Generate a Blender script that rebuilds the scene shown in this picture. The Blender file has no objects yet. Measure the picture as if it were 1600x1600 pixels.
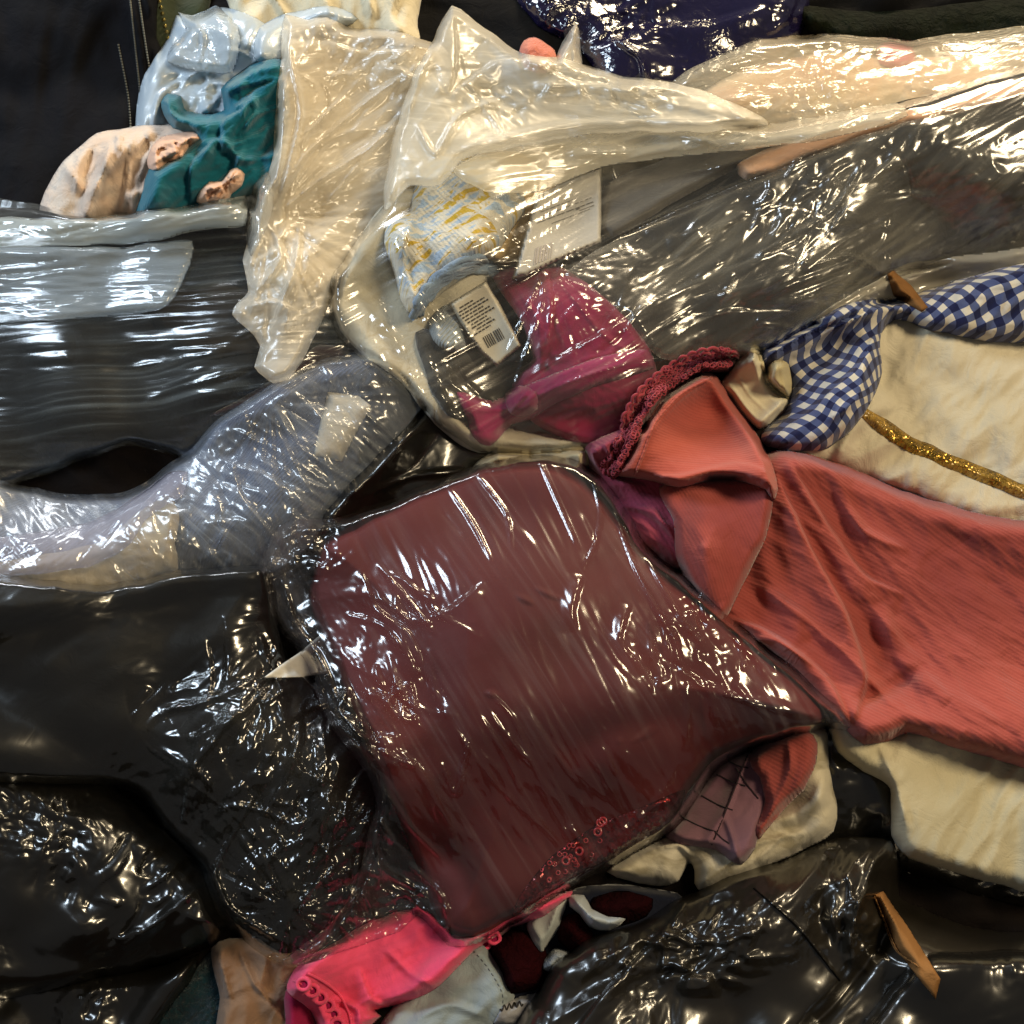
import bpy, math, random
import numpy as np
from mathutils import Vector

# ------------------------------------------------------------------ camera
sc = bpy.context.scene
FOV = math.radians(50.0); PITCH = math.radians(55.0); SLOPE = math.radians(20.0); DIST = 0.86
F = np.array([0, math.cos(PITCH), -math.sin(PITCH)])          # view direction
R = np.array([1.0, 0, 0]); U = np.cross(R, F)                  # right, up
NRM = np.array([0, -math.sin(SLOPE), math.cos(SLOPE)])         # normal of the pile's slope
VAX = np.array([0, math.cos(SLOPE), math.sin(SLOPE)])
P0 = np.array([0, 0, 0.35])
CAM = P0 - F * DIST
cd = bpy.data.cameras.new('camera'); co = bpy.data.objects.new('camera', cd)
sc.collection.objects.link(co); sc.camera = co
co.location = CAM; co.rotation_euler = (math.pi/2 - PITCH, 0, 0)
cd.sensor_fit = 'HORIZONTAL'; cd.angle = FOV; cd.clip_end = 50; cd.clip_start = 0.01

# ------------------------------------------------------------------ world and lamps
w = bpy.data.worlds.new('World'); sc.world = w; w.use_nodes = True
w.node_tree.nodes['Background'].inputs[0].default_value = (0.75, 0.72, 0.70, 1)
w.node_tree.nodes['Background'].inputs[1].default_value = 0.14
def lamp(name, loc, power, size, col, target=(0, 0, .38)):
    l = bpy.data.lights.new(name, 'AREA'); l.energy = power; l.shape = 'RECTANGLE'
    l.size = size[0]; l.size_y = size[1]; l.color = col
    o = bpy.data.objects.new(name, l); sc.collection.objects.link(o); o.location = loc
    o.rotation_euler = (Vector(target) - Vector(loc)).to_track_quat('-Z', 'Y').to_euler()
    return o
lamp('warm_ceiling_lamp', (0.55, 1.45, 1.40), 29, (.42, .34), (1, .80, .52))
lamp('warm_fill_lamp', (0.75, -0.15, 1.60), 15, (.30, .24), (1, .80, .50))  # added front fill, brightens the lower part of the pile
lamp('cool_window_lamp', (-1.05, 0.35, 1.35), 15, (.34, .5), (.72, .86, 1))
lamp('cool_ceiling_lamp', (-0.75, 1.45, 1.25), 9, (.32, .32), (.90, .95, 1))
sc.view_settings.view_transform = 'Standard'; sc.view_settings.look = 'None'
sc.view_settings.exposure = 0.0; sc.view_settings.gamma = 1
sc.render.engine = 'CYCLES'
sc.cycles.transparent_max_bounces = 32; sc.cycles.max_bounces = 8; sc.cycles.diffuse_bounces = 3; sc.cycles.glossy_bounces = 3
sc.render.resolution_x = 1024; sc.render.resolution_y = 1024

# ------------------------------------------------------------------ noise helpers
def _h(ix, iy, s):
    n = (ix.astype(np.int64)*374761393 + iy.astype(np.int64)*668265263 + s*1442695041) & 0x7fffffff
    n = ((n ^ (n >> 13)) * 1274126177) & 0x7fffffff
    n = ((n ^ (n >> 16)) * 60493) & 0x7fffffff
    return (n & 0xffff) / 65535.0 * 2*np.pi
def gn(x, y, s=0):
    ix = np.floor(x); iy = np.floor(y); fx = x-ix; fy = y-iy
    u = fx*fx*fx*(fx*(fx*6-15)+10); v = fy*fy*fy*(fy*(fy*6-15)+10)
    def g(a, b):
        t = _h(ix+a, iy+b, s); return np.cos(t)*(fx-a) + np.sin(t)*(fy-b)
    return ((g(0,0)*(1-u)+g(1,0)*u)*(1-v) + (g(0,1)*(1-u)+g(1,1)*u)*v) * 1.5
def rot(X, Y, ang, stretch):
    a = math.radians(ang); c, s = math.cos(a), math.sin(a)
    return (X*c - Y*s)/stretch, (X*s + Y*c)         # long axis points along ang (counter-clockwise, image up)
def wr_eval(sp, X, Y):
    k = sp[0]
    if k == 'fan':
        _, amp, cx, cy, fr, seed, r0, r1 = sp
        r = np.hypot(X-cx, Y-cy)+1e-6; th = np.arctan2(Y-cy, X-cx)
        v = gn(np.cos(th)*fr+50, np.sin(th)*fr+r*.002, seed)+.4*gn(np.cos(th)*fr*2.3+9, np.sin(th)*fr*2.3, seed+1)
        v = .55-np.abs(v)*1.7
        return amp*1e-3*v*np.clip((r-r0*.3)/(r0*.7+1e-6), 0, 1)*np.exp(-np.clip(r-r0, 0, None)/r1)
    _, amp, scl, ang, st, seed = sp[:6]
    m = 1.0
    if len(sp) > 6:                                    # local: (cx, cy, rx, ry)
        cx, cy, rx, ry = sp[6]; m = np.clip(1.6-1.3*np.hypot((X-cx)/rx, (Y-cy)/ry), 0, 1)
    if k == 'c' and scl < 20: amp = amp*.35; st = st*1.4; scl = scl*1.15
    x, y = rot(X, Y, ang, st); x /= scl; y /= scl
    wx = gn(x/2.5+7, y/2.5, seed+50)*.8; wy = gn(x/2.5, y/2.5+13, seed+51)*.8; x = x+wx; y = y+wy
    if k == 'n': v = gn(x, y, seed) + .4*gn(x*2.1, y*2.1, seed+1)
    elif k == 'r': v = .5-np.abs(gn(x, y, seed))*1.6 + .3*(.5-np.abs(gn(x*2.3, y*2.3, seed+2))*1.6)
    else:
        v = 0; a = 1.0; f = 1.0
        m = m*np.clip(.42+1.5*gn(X/150., Y/150., seed+9), .06, 1)       # crumpled patches between smooth ones
        for i in range(4):
            q = gn(x*f+i*3.1, y*f-i*1.7, seed+i)
            v = v + a*(.35-np.abs(q)*1.4)*(1 if i % 2 == 0 else -1); a *= .52; f *= 1.93
    return amp*1e-3*v*m

# ------------------------------------------------------------------ the pile's running height map
RES = 3.0; LO = -170.0; NR = 654
H = np.zeros((NR, NR))
GX, GY = np.meshgrid(LO+np.arange(NR)*RES, LO+np.arange(NR)*RES)
def samp(A, X, Y):
    x = np.clip((X-LO)/RES, 0, NR-1.001); y = np.clip((Y-LO)/RES, 0, NR-1.001)
    i = x.astype(int); j = y.astype(int); fx = x-i; fy = y-j
    return (A[j, i]*(1-fx)+A[j, i+1]*fx)*(1-fy)+(A[j+1, i]*(1-fx)+A[j+1, i+1]*fx)*fy
def blur(A, r):
    if r < 1: return A.copy()
    for _ in range(3):
        for ax in (0, 1):
            P = np.pad(A, [(r+1, r) if ax == k else (0, 0) for k in (0, 1)], mode='edge')
            c = np.cumsum(P, axis=ax)
            A = (c[2*r+1:]-c[:-2*r-1])/(2*r+1) if ax == 0 else (c[:, 2*r+1:]-c[:, :-2*r-1])/(2*r+1)
    return A
def dil(A, r):
    for ax in (0, 1):
        B = A.copy()
        for s in range(1, r+1):
            if ax == 0: B[s:] = np.maximum(B[s:], A[:-s]); B[:-s] = np.maximum(B[:-s], A[s:])
            else: B[:, s:] = np.maximum(B[:, s:], A[:, :-s]); B[:, :-s] = np.maximum(B[:, :-s], A[:, s:])
        A = B
    return A
def world(X, Y, h):
    """point of the slope h metres above its base, seen at photo position X, Y"""
    k = math.tan(FOV/2)/800.0
    d = F[None]+R[None]*((X-800)*k)[:, None]+U[None]*((800-Y)*k)[:, None]
    t = (h-(CAM-P0)@NRM)/(d@NRM)
    return CAM[None]+d*t[:, None]
def surf(X, Y, up=0.0):
    X = np.asarray(X, float); Y = np.asarray(Y, float)
    return world(X, Y, samp(H, X, Y)+up)

def outline(pts, smooth=True, jit=1.2, seed=1):
    p = np.array(pts, float)
    if smooth:
        q = []
        n = len(p)
        for i in range(n):
            a, b, c, d = p[i-1], p[i], p[(i+1) % n], p[(i+2) % n]
            m = max(2, int(np.hypot(*(c-b))/14))
            for t in np.arange(m)/m:
                q.append(_cr(a, b, c, d, t))
        p = np.array(q)
        p = p + np.stack([gn(p[:, 0]/35, p[:, 1]/35, seed), gn(p[:, 0]/35+9, p[:, 1]/35, seed+1)], 1)*jit*2.2
    return p
def _cr(a, b, c, d, t):
    m1 = (c-a)*.38; m2 = (d-b)*.38
    L = np.hypot(*(c-b)); 
    for m in (m1, m2):
        l = np.hypot(*m)
        if l > L*.8: m *= L*.8/l
    return (2*t**3-3*t*t+1)*b+(t**3-2*t*t+t)*m1+(-2*t**3+3*t*t)*c+(t**3-t*t)*m2
def pdist(X, Y, poly, closed=True):
    """distance, nearest point, inside flag"""
    A = poly; B = np.roll(poly, -1, 0)
    if not closed: A = A[:-1]; B = B[:-1]
    n = len(X); D = np.empty(n); NX = np.empty(n); NY = np.empty(n); I = np.zeros(n, bool); SG = np.empty(n); T = np.empty(n)
    AB = B-A; L2 = (AB**2).sum(1)+1e-9; cum = np.concatenate([[0], np.cumsum(np.sqrt(L2))])
    for s in range(0, n, 20000):
        x = X[s:s+20000, None]; y = Y[s:s+20000, None]
        t = np.clip(((x-A[:, 0])*AB[:, 0]+(y-A[:, 1])*AB[:, 1])/L2, 0, 1)
        px = A[:, 0]+t*AB[:, 0]; py = A[:, 1]+t*AB[:, 1]
        d2 = (x-px)**2+(y-py)**2; k = d2.argmin(1); r = np.arange(len(k))
        D[s:s+20000] = np.sqrt(d2[r, k]); NX[s:s+20000] = px[r, k]; NY[s:s+20000] = py[r, k]
        SG[s:s+20000] = np.sign(AB[k, 0]*(y[:, 0]-A[k, 1])-AB[k, 1]*(x[:, 0]-A[k, 0]))
        T[s:s+20000] = (cum[k]+t[r, k]*np.sqrt(L2[k]))/cum[-1]
        if closed:
            c = (A[:, 1] > y) != (B[:, 1] > y)
            xi = A[:, 0]+(y-A[:, 1])*AB[:, 0]/np.where(np.abs(AB[:, 1]) < 1e-9, 1e-9, AB[:, 1])
            I[s:s+20000] = ((c & (x < xi)).sum(1) % 2) == 1
    return D, NX, NY, I, SG, T
def fold_eval(fd, X, Y):
    pts, wd, amp, kind = fd[:4]
    p = np.array(pts, float)
    if len(p) > 2:
        q = []
        for i in range(len(p)-1):
            a = p[max(i-1, 0)]; b = p[i]; c = p[i+1]; d = p[min(i+2, len(p)-1)]
            for t in np.arange(6)/6: q.append(_cr(a, b, c, d, t))
        p = np.array(q+[p[-1]])
    z = np.zeros_like(X)
    x0, y0 = p.min(0)-wd*7; x1, y1 = p.max(0)+wd*7
    m = (X > x0) & (X < x1) & (Y > y0) & (Y < y1)
    if not m.any(): return z
    d, _, _, _, sg, t = pdist(X[m], Y[m], p, False)
    tp = np.clip(np.minimum(t, 1-t)*5, 0, 1)**.7
    if kind == 'g': v = np.exp(-(d/wd)**2)
    elif kind == 's': v = np.clip(1-d/wd, 0, 1)**1.4
    else:                                     # 'e': overlapping fold, steep on the right hand side of travel
        ds = d*sg
        v = np.where(ds < 0, np.exp(-(d/(wd*.28))**2), np.exp(-(d/(wd*2.4))**2))
    z[m] = amp*1e-3*v*tp
    return z

def creases(seed, n, box, ang, spread, length, wd, amp):
    """many short sharp bent creases, as pulled or crushed film has"""
    g = random.Random(seed); out = []
    cx, cy, rx, ry = box
    for _ in range(n):
        r = math.sqrt(g.random()); t = g.uniform(0, 2*math.pi)
        x = cx+rx*r*math.cos(t); y = cy+ry*r*math.sin(t)
        a = math.radians(ang+g.gauss(0, spread)); L = length*g.uniform(.5, 1.7); p = [(x, y)]
        for k in range(3):
            a += math.radians(g.gauss(0, spread*.6)); x += math.cos(a)*L/3; y -= math.sin(a)*L/3; p.append((x, y))
        out.append((p, wd*g.uniform(.9, 1.9), amp*g.uniform(.4, 1.3)*(1 if g.random() < .7 else -.7), 's' if g.random() < .65 else 'e'))
    return out

# ------------------------------------------------------------------ mesh helpers
def mesh_obj(name, V, Fc, mat, parent=None, uv=None, smooth=True):
    me = bpy.data.meshes.new(name)
    V = np.asarray(V, float); Fc = np.asarray(Fc, np.int32)
    k = Fc.shape[1]
    if uv is None:
        uv = np.stack([(V-P0)@R, (V-P0)@VAX], 1)
    c = np.array([V[:, 0].mean(), V[:, 1].mean(), V[:, 2].min()])
    me.vertices.add(len(V)); me.vertices.foreach_set('co', (V-c).astype(np.float32).ravel())
    me.loops.add(Fc.size); me.loops.foreach_set('vertex_index', Fc.ravel())
    me.polygons.add(len(Fc)); me.polygons.foreach_set('loop_start', np.arange(0, Fc.size, k, dtype=np.int32))
    me.polygons.foreach_set('loop_total', np.full(len(Fc), k, np.int32))
    if smooth: me.polygons.foreach_set('use_smooth', np.ones(len(Fc), bool))
    l = me.uv_layers.new(name='UVMap'); l.data.foreach_set('uv', np.asarray(uv, np.float32)[Fc.ravel()].ravel())
    me.update(calc_edges=True); me.validate()
    me.materials.append(mat)
    o = bpy.data.objects.new(name, me); sc.collection.objects.link(o)
    WL[o] = c; o.location = c
    if parent: o.parent = parent; o.location = c-WL[parent]
    return o
WL = {}                                            # world place of every object's origin
def tag(o, label=None, cat=None, group=None, kind=None):
    if label: o['label'] = label
    if cat: o['category'] = cat
    if group: o['group'] = group
    if kind: o['kind'] = kind
    return o

def slab(name, pts, mat, parent=None, thick=.012, edge=35, sp=4, soft=4, lip=14, folds=(), wr=(), eps=.0009,
         uvf=None, smooth=True, jit=1.2, bot=None, extra=None, upd=True, seed=1, prof=.75, plane=False):
    """one soft sheet or stuffed thing lying on whatever is already in the pile"""
    global H
    poly = outline(pts, smooth, jit, seed)
    x0, y0 = poly.min(0)-sp*2; x1, y1 = poly.max(0)+sp*2
    gx = np.arange(x0, x1+sp, sp); gy = np.arange(y0, y1+sp, sp)
    X, Y = np.meshgrid(gx, gy); sh = X.shape; X = X.ravel(); Y = Y.ravel()
    D, NX, NY, I, _, _ = pdist(X, Y, poly)
    ids = np.arange(X.size).reshape(sh); Im = I.reshape(sh)
    c = Im[:-1, :-1] | Im[1:, :-1] | Im[:-1, 1:] | Im[1:, 1:]
    Q = np.stack([ids[:-1, :-1][c], ids[1:, :-1][c], ids[1:, 1:][c], ids[:-1, 1:][c]], 1)
    X = np.where(I, X, NX); Y = np.where(I, Y, NY); D = np.where(I, D, 0)
    S = blur(dil(H, soft), soft) if soft > 0 else H
    H0 = H.copy()
    if plane:                                      # a stiff flat card: rests on the high points under it
        mm = (GX > x0) & (GX < x1) & (GY > y0) & (GY < y1); gx_, gy_, gh = GX[mm], GY[mm], H[mm]
        ii = pdist(gx_, gy_, poly)[3]; A_ = np.stack([np.ones(ii.sum()), gx_[ii], gy_[ii]], 1); cf_ = np.linalg.lstsq(A_, gh[ii], rcond=None)[0]
        cf_[0] += np.percentile(gh[ii]-A_@cf_, 90); S = cf_[0]+cf_[1]*GX+cf_[2]*GY; lip = .5
    def top(X, Y, D):
        hc = samp(H0, X, Y); s = samp(S, X, Y)
        e2 = np.clip(D/lip, 0, 1); e2 = e2*e2*(3-2*e2)
        q = np.clip(D/edge, 0, 1); pr = (1-(1-q)**2)**prof
        z = (s if plane else hc*(1-e2)+np.maximum(s, hc)*e2)+thick*pr
        dz = np.zeros_like(X)
        for f_ in folds: dz = dz+fold_eval(f_, X, Y)
        for w_ in wr: dz = dz+wr_eval(w_, X, Y)
        if extra is not None: dz = dz+extra(X, Y)
        ez = np.clip(D/(lip*.8), 0, 1)
        z = z+dz*ez
        return np.maximum(z, hc+eps*(.4+.6*np.clip(D/6, 0, 1)))
    zt = top(X, Y, D)
    bt = H0 if bot is None else bot
    used = np.unique(Q); mp = -np.ones(X.size, int); mp[used] = np.arange(len(used))
    Vt = world(X[used], Y[used], zt[used])
    inn = used[I[used]]; mb = mp.copy(); mb[inn] = len(used)+np.arange(len(inn))
    zb = np.minimum(samp(bt, X[inn], Y[inn])+eps*.35, zt[inn]-.0002)
    Vb = world(X[inn], Y[inn], zb)
    V = np.concatenate([Vt, Vb]); Fc = np.concatenate([mp[Q], mb[Q][:, ::-1]])
    uv = np.stack([(V-P0)@R, (V-P0)@VAX], 1)
    if uvf is not None:
        xx = np.concatenate([X[used], X[inn]]); yy = np.concatenate([Y[used], Y[inn]])
        uv = uvf(xx, yy, uv)
    o = mesh_obj(name, V, Fc, mat, parent, uv)
    if upd:
        m = (GX > x0) & (GX < x1) & (GY > y0) & (GY < y1)
        xs = GX[m]; ys = GY[m]; d, _, _, ins, _, _ = pdist(xs, ys, poly)
        z = top(xs, ys, np.where(ins, d, 0)); cur = H[m]
        H[m] = np.where(ins, np.maximum(z, cur), cur)
    return o
class MB:
    """collects tubes, rings and strips into ONE mesh"""
    def __init__(s): s.V = []; s.F = []; s.n = 0
    def add(s, V, Fc):
        s.V.append(np.asarray(V)); s.F.append(np.asarray(Fc)+s.n); s.n += len(V)
    def tube(s, P, r, k=6, closed=False):
        P = np.asarray(P, float); n = len(P); r = np.broadcast_to(r, n)
        if closed: T = np.roll(P, -1, 0)-np.roll(P, 1, 0)
        else: T = np.gradient(P, axis=0)
        T /= np.linalg.norm(T, axis=1)[:, None]+1e-12
        A = np.cross(T, NRM); A = np.where(np.linalg.norm(A, axis=1)[:, None] < 1e-3, R[None], A); A /= np.linalg.norm(A, axis=1)[:, None]+1e-9; B = np.cross(T, A)
        th = np.arange(k)/k*2*np.pi
        V = P[:, None]+r[:, None, None]*(A[:, None]*np.cos(th)[None, :, None]+B[:, None]*np.sin(th)[None, :, None])
        i = np.arange(n if closed else n-1)[:, None]; j = np.arange(k)[None]
        i2 = (i+1) % n; j2 = (j+1) % k
        Fc = np.stack([(i*k+j), (i*k+j2), (i2*k+j2), (i2*k+j)], -1).reshape(-1, 4)
        s.add(V.reshape(-1, 3), Fc)
    def ring(s, x, y, rad, tr, up=0.001, tilt=0.0, az=0.0, ell=1.0):
        """small loop lying on the pile at photo position x, y (rad in px, tr tube radius in metres)"""
        c = surf([x], [y], up)[0]; u = R; v = VAX; nn = NRM
        th = np.arange(14)/14*2*np.pi; m = rad*.0005
        a = np.cos(th)*m; b = np.sin(th)*m*ell
        ca, sa = math.cos(az), math.sin(az)
        P = c+np.outer(a*ca-b*sa, u)+np.outer(a*sa+b*ca, v)+np.outer(a*math.sin(tilt), nn)
        s.tube(P, tr, 5, True)
    def strip(s, A, B, th=.0008):
        """thin ribbon between two 3d polylines"""
        A = np.asarray(A); B = np.asarray(B); n = len(A)
        nn = np.cross(np.gradient(A, axis=0), B-A); nn /= np.linalg.norm(nn, axis=1)[:, None]+1e-12
        V = np.concatenate([A, B, B-nn*th, A-nn*th]); i = np.arange(n-1)
        Fc = np.concatenate([np.stack([i+a*n, i+1+a*n, i+1+b*n, i+b*n], 1) for a, b in ((0, 1), (1, 2), (2, 3), (3, 0))])
        s.add(V, Fc)
    def build(s, name, mat, parent=None, smooth=True):
        return mesh_obj(name, np.concatenate(s.V), np.concatenate(s.F), mat, parent, smooth=smooth)
def curve(pts, n=40):
    p = np.array(pts, float); q = []
    for i in range(len(p)-1):
        a = p[max(i-1, 0)]; b = p[i]; c = p[i+1]; d = p[min(i+2, len(p)-1)]
        for t in np.arange(n)/n: q.append(_cr(a, b, c, d, t))
    q = np.array(q+[p[-1]]); s = np.concatenate([[0], np.cumsum(np.hypot(*np.diff(q, axis=0).T))])
    t = np.linspace(0, s[-1], n); return np.stack([np.interp(t, s, q[:, 0]), np.interp(t, s, q[:, 1])], 1)

# ------------------------------------------------------------------ materials
def lin(h):
    h = h.lstrip('#'); c = [int(h[i:i+2], 16)/255 for i in (0, 2, 4)]
    return tuple((x/12.92 if x <= .04045 else ((x+.055)/1.055)**2.4) for x in c)+(1,)
class NT:
    def __init__(s, name):
        s.m = bpy.data.materials.new(name); s.m.use_nodes = True; s.t = s.m.node_tree; s.t.nodes.clear()
        s.out = s.t.nodes.new('ShaderNodeOutputMaterial')
    def n(s, typ, ins=None, **pr):
        nd = s.t.nodes.new('ShaderNode'+typ)
        for k, v in pr.items(): setattr(nd, k, v)
        for k, v in (ins or {}).items():
            sk = nd.inputs[k]
            if isinstance(v, bpy.types.NodeSocket): s.t.links.new(v, sk)
            else: sk.default_value = v
        return nd
    def coord(s, ang=0, sc_=(1, 1)):
        tc = s.n('UVMap', uv_map='UVMap')
        mp = s.n('Mapping', {'Vector': tc.outputs[0], 'Rotation': (0, 0, math.radians(-ang)), 'Scale': (sc_[0], sc_[1], 1)})
        # rotate first, then scale
        r = s.n('Mapping', {'Vector': tc.outputs[0], 'Rotation': (0, 0, math.radians(-ang))})
        mp.inputs['Rotation'].default_value = (0, 0, 0); s.t.links.new(r.outputs[0], mp.inputs['Vector'])
        return mp.outputs[0]
    def noise(s, vec, scale, detail=3, rough=.55, dist=0):
        return s.n('TexNoise', {'Vector': vec, 'Scale': scale, 'Detail': detail, 'Roughness': rough, 'Distortion': dist}).outputs[0]
    def math(s, op, a, b=0.0, c=None, clamp=False):
        nd = s.n('Math', {0: a, 1: b}, operation=op, use_clamp=clamp)
        if c is not None: nd.inputs[2].default_value = c
        return nd.outputs[0]
    def ramp(s, f, stops, interp='LINEAR'):
        nd = s.n('ValToRGB', {0: f}); cr = nd.color_ramp; cr.interpolation = interp
        while len(cr.elements) < len(stops): cr.elements.new(.5)
        for e, (p, c) in zip(cr.elements, stops): e.position = p; e.color = c if len(c) == 4 else tuple(c)+(1,)
        return nd.outputs[0]
    def mix(s, f, a, b, bt='MIX'):
        nd = s.n('Mix', data_type='RGBA', blend_type=bt)
        for k, v in ((0, f), (6, a), (7, b)):
            if isinstance(v, bpy.types.NodeSocket): s.t.links.new(v, nd.inputs[k])
            else: nd.inputs[k].default_value = v
        return nd.outputs[2]
    def bump(s, h, dist, strength=1, nrm=None):
        d = {'Height': h, 'Distance': dist, 'Strength': strength}
        if nrm is not None: d['Normal'] = nrm
        return s.n('Bump', d).outputs[0]
    def done(s, sh):
        s.t.links.new(sh, s.out.inputs[0]); return s.m
def g3(v): return (v, v, v, 1)
def ridged(t, vec, scale, dist=.6):
    a = t.noise(vec, scale, 2, .5, dist)
    return t.math('ABSOLUTE', t.math('SUBTRACT', a, .5))

def fabric(name, col, col2=None, rough=.9, weave=1400, wb=.25, fold=.0015, fs=60, ribs=None, sheen=.2, vscale=18, pat=None, spec=.2):
    t = NT(name); v = t.coord()
    col = lin(col) if isinstance(col, str) else col
    if max(col[:3]) < .025: sheen = 0; spec = .1
    col2 = lin(col2) if isinstance(col2, str) else (col2 or tuple(c*.8 for c in col[:3])+(1,))
    base = t.mix(t.ramp(t.noise(v, vscale, 4), [(.3, g3(0)), (.7, g3(1))]), col, col2)
    nrm = None
    big = t.noise(v, fs, 4, .6, .8)
    nrm = t.bump(big, fold)
    if ribs:                                          # (angle, period in metres, depth, darkening)
        rv = t.coord(ribs[0])
        wv = t.n('TexWave', {'Vector': rv, 'Scale': .314/ribs[1], 'Distortion': 1.2, 'Detail': 2, 'Detail Scale': 1.5}, bands_direction='Y').outputs[1]
        wide = t.noise(t.coord(ribs[0], (3, 160)), 1, 2)
        nrm = t.bump(wv, ribs[2], 1, nrm)
        nrm = t.bump(wide, ribs[2]*.6, 1, nrm)
        dk = t.math('MULTIPLY', t.math('SUBTRACT', 1.0, wv), t.ramp(wide, [(.42, g3(.15)), (.62, g3(1))]))
        base = t.mix(t.math('MULTIPLY', dk, ribs[3]), base, tuple(c*.35 for c in col[:3])+(1,))
    if pat: base = pat(t, base)
    fine = t.noise(v, weave, 2, .6)
    nrm = t.bump(fine, .0006, wb, nrm)
    base = t.mix(.25, base, t.mix(fine, g3(.2), g3(1.0)), 'MULTIPLY')
    p = t.n('BsdfPrincipled', {'Base Color': base, 'Roughness': rough, 'Normal': nrm, 'Sheen Weight': sheen,
                               'Sheen Roughness': .5, 'Specular IOR Level': spec})
    return t.done(p.outputs[0])
def crinkle(t, ang, stretch, scale, depth, fine=2.6, fdepth=.35):
    v = t.coord(ang, (1.0/stretch, 1.0))
    r1 = ridged(t, v, scale); r2 = ridged(t, v, scale*fine, 1.0)
    big = t.noise(t.coord(), 14, 2)
    amt = t.ramp(big, [(.40, g3(.06)), (.66, g3(.6))])
    h = t.math('ADD', r1, t.math('MULTIPLY', r2, fdepth))
    return t.bump(t.math('MULTIPLY', h, amt), depth)
def film(name, milk=.0, mcol=(.8, .8, .76, 1), tint=(.97, .97, .97, 1), rough=.10, ang=0, st=1, scale=45, depth=.006,
         spec=1.0, mvar=.5, mscale=9, fine=2.6, fdepth=.15, haze=.03, stress_veil=.10):
    t = NT(name); n = crinkle(t, ang, st, scale, depth, fine, fdepth)
    fc = t.n('LayerWeight', {'Blend': .5, 'Normal': n}).outputs[1]
    fr = t.math('ADD', t.math('MULTIPLY', t.math('POWER', fc, 5.0), .75), .042)      # both faces of the thin film alike
    fac = t.math('MULTIPLY', fr, 1.5*spec, clamp=True)
    gl = t.n('BsdfAnisotropic', {'Color': g3(1), 'Roughness': rough, 'Normal': n}).outputs[0]
    tr = t.n('BsdfTransparent', {'Color': tint}).outputs[0]
    df = t.n('BsdfDiffuse', {'Color': mcol, 'Normal': n}).outputs[0]
    tl = t.n('BsdfTranslucent', {'Color': mcol, 'Normal': n}).outputs[0]
    body = t.n('MixShader', {0: .35, 1: df, 2: tl}).outputs[0]
    mv = t.noise(t.coord(ang, (1.0/st, 1)), mscale, 4, .6, .5)
    lw = t.n('LayerWeight', {'Blend': .35, 'Normal': n}).outputs[1]
    mf = t.math('ADD', t.math('MULTIPLY', t.ramp(mv, [(.3, g3(1-mvar)), (.7, g3(1))]), milk), t.math('MULTIPLY', lw, .2*(milk+.03)))
    # pull-line whitening; also puts the creases' veil of reflected light into the colour
    sv = t.coord(ang+4, (1.0/(max(st, 2)*5), 1)); sr = t.ramp(ridged(t, sv, 95, .3), [(0, g3(1)), (.05, g3(.25)), (.12, g3(0))])
    sm = t.ramp(t.noise(t.coord(ang, (.5, 1)), 20, 3), [(.42, g3(0)), (.66, g3(1))])
    mf = t.math('ADD', mf, t.math('MULTIPLY', t.math('MULTIPLY', sr, sm), stress_veil))
    mf = t.math('ADD', mf, haze, clamp=True)
    a = t.n('MixShader', {0: mf, 1: tr, 2: body}).outputs[0]
    b = t.n('MixShader', {0: fac, 1: a, 2: gl}).outputs[0]
    return t.done(b)
def plastic(name, col, rough=.22, ang=0, st=1, scale=30, depth=.007, spec=.6, fine=2.6, fdepth=.2, coat=.5, glit=None):
    t = NT(name); n = crinkle(t, ang, st, scale, depth, fine, fdepth)
    col = lin(col) if isinstance(col, str) else col
    base = t.mix(t.noise(t.coord(), 12, 4), col, tuple(c*1.6 for c in col[:3])+(1,))
    d = {'Base Color': base, 'Roughness': rough, 'Normal': n, 'Specular IOR Level': spec, 'Coat Weight': coat, 'Coat Roughness': .1, 'Coat Normal': n}
    return t.done(t.n('BsdfPrincipled', d).outputs[0])
def glitter(name, col, scale=700, amount=.6, base=None, rough=.25):
    t = NT(name); v = t.coord()
    vo = t.n('TexVoronoi', {'Vector': v, 'Scale': scale})
    c = lin(col) if isinstance(col, str) else col
    nv = t.n('VectorMath', {0: vo.outputs['Color'], 1: (.5, .5, .5)}, operation='SUBTRACT').outputs[0]
    sc2 = t.n('VectorMath', {0: nv, 'Scale': amount}, operation='SCALE').outputs[0]
    geo = t.n('NewGeometry').outputs['Normal']
    nn = t.n('VectorMath', {0: t.n('VectorMath', {0: geo, 1: sc2}, operation='ADD').outputs[0]}, operation='NORMALIZE').outputs[0]
    met = t.ramp(t.noise(v, scale*.05, 3), [(.4, g3(.0)), (.55, g3(1))])
    bc = t.mix(t.n('SeparateColor', {0: vo.outputs['Color']}).outputs[0], c, tuple(x*.4 for x in c[:3])+(1,))
    p = t.n('BsdfPrincipled', {'Base Color': bc, 'Roughness': rough, 'Normal': nn, 'Metallic': t.math('MULTIPLY', met, .85)})
    return t.done(p.outputs[0])

# ================================================================== THE PLACE
def empty(name, px, py, label, cat, group=None):
    o = bpy.data.objects.new(name, None); sc.collection.objects.link(o)
    o.empty_display_size = .03
    c = surf([px], [py])[0]; WL[o] = c; o.location = c
    tag(o, label, cat, group); return o
MM = 1e-3
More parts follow.
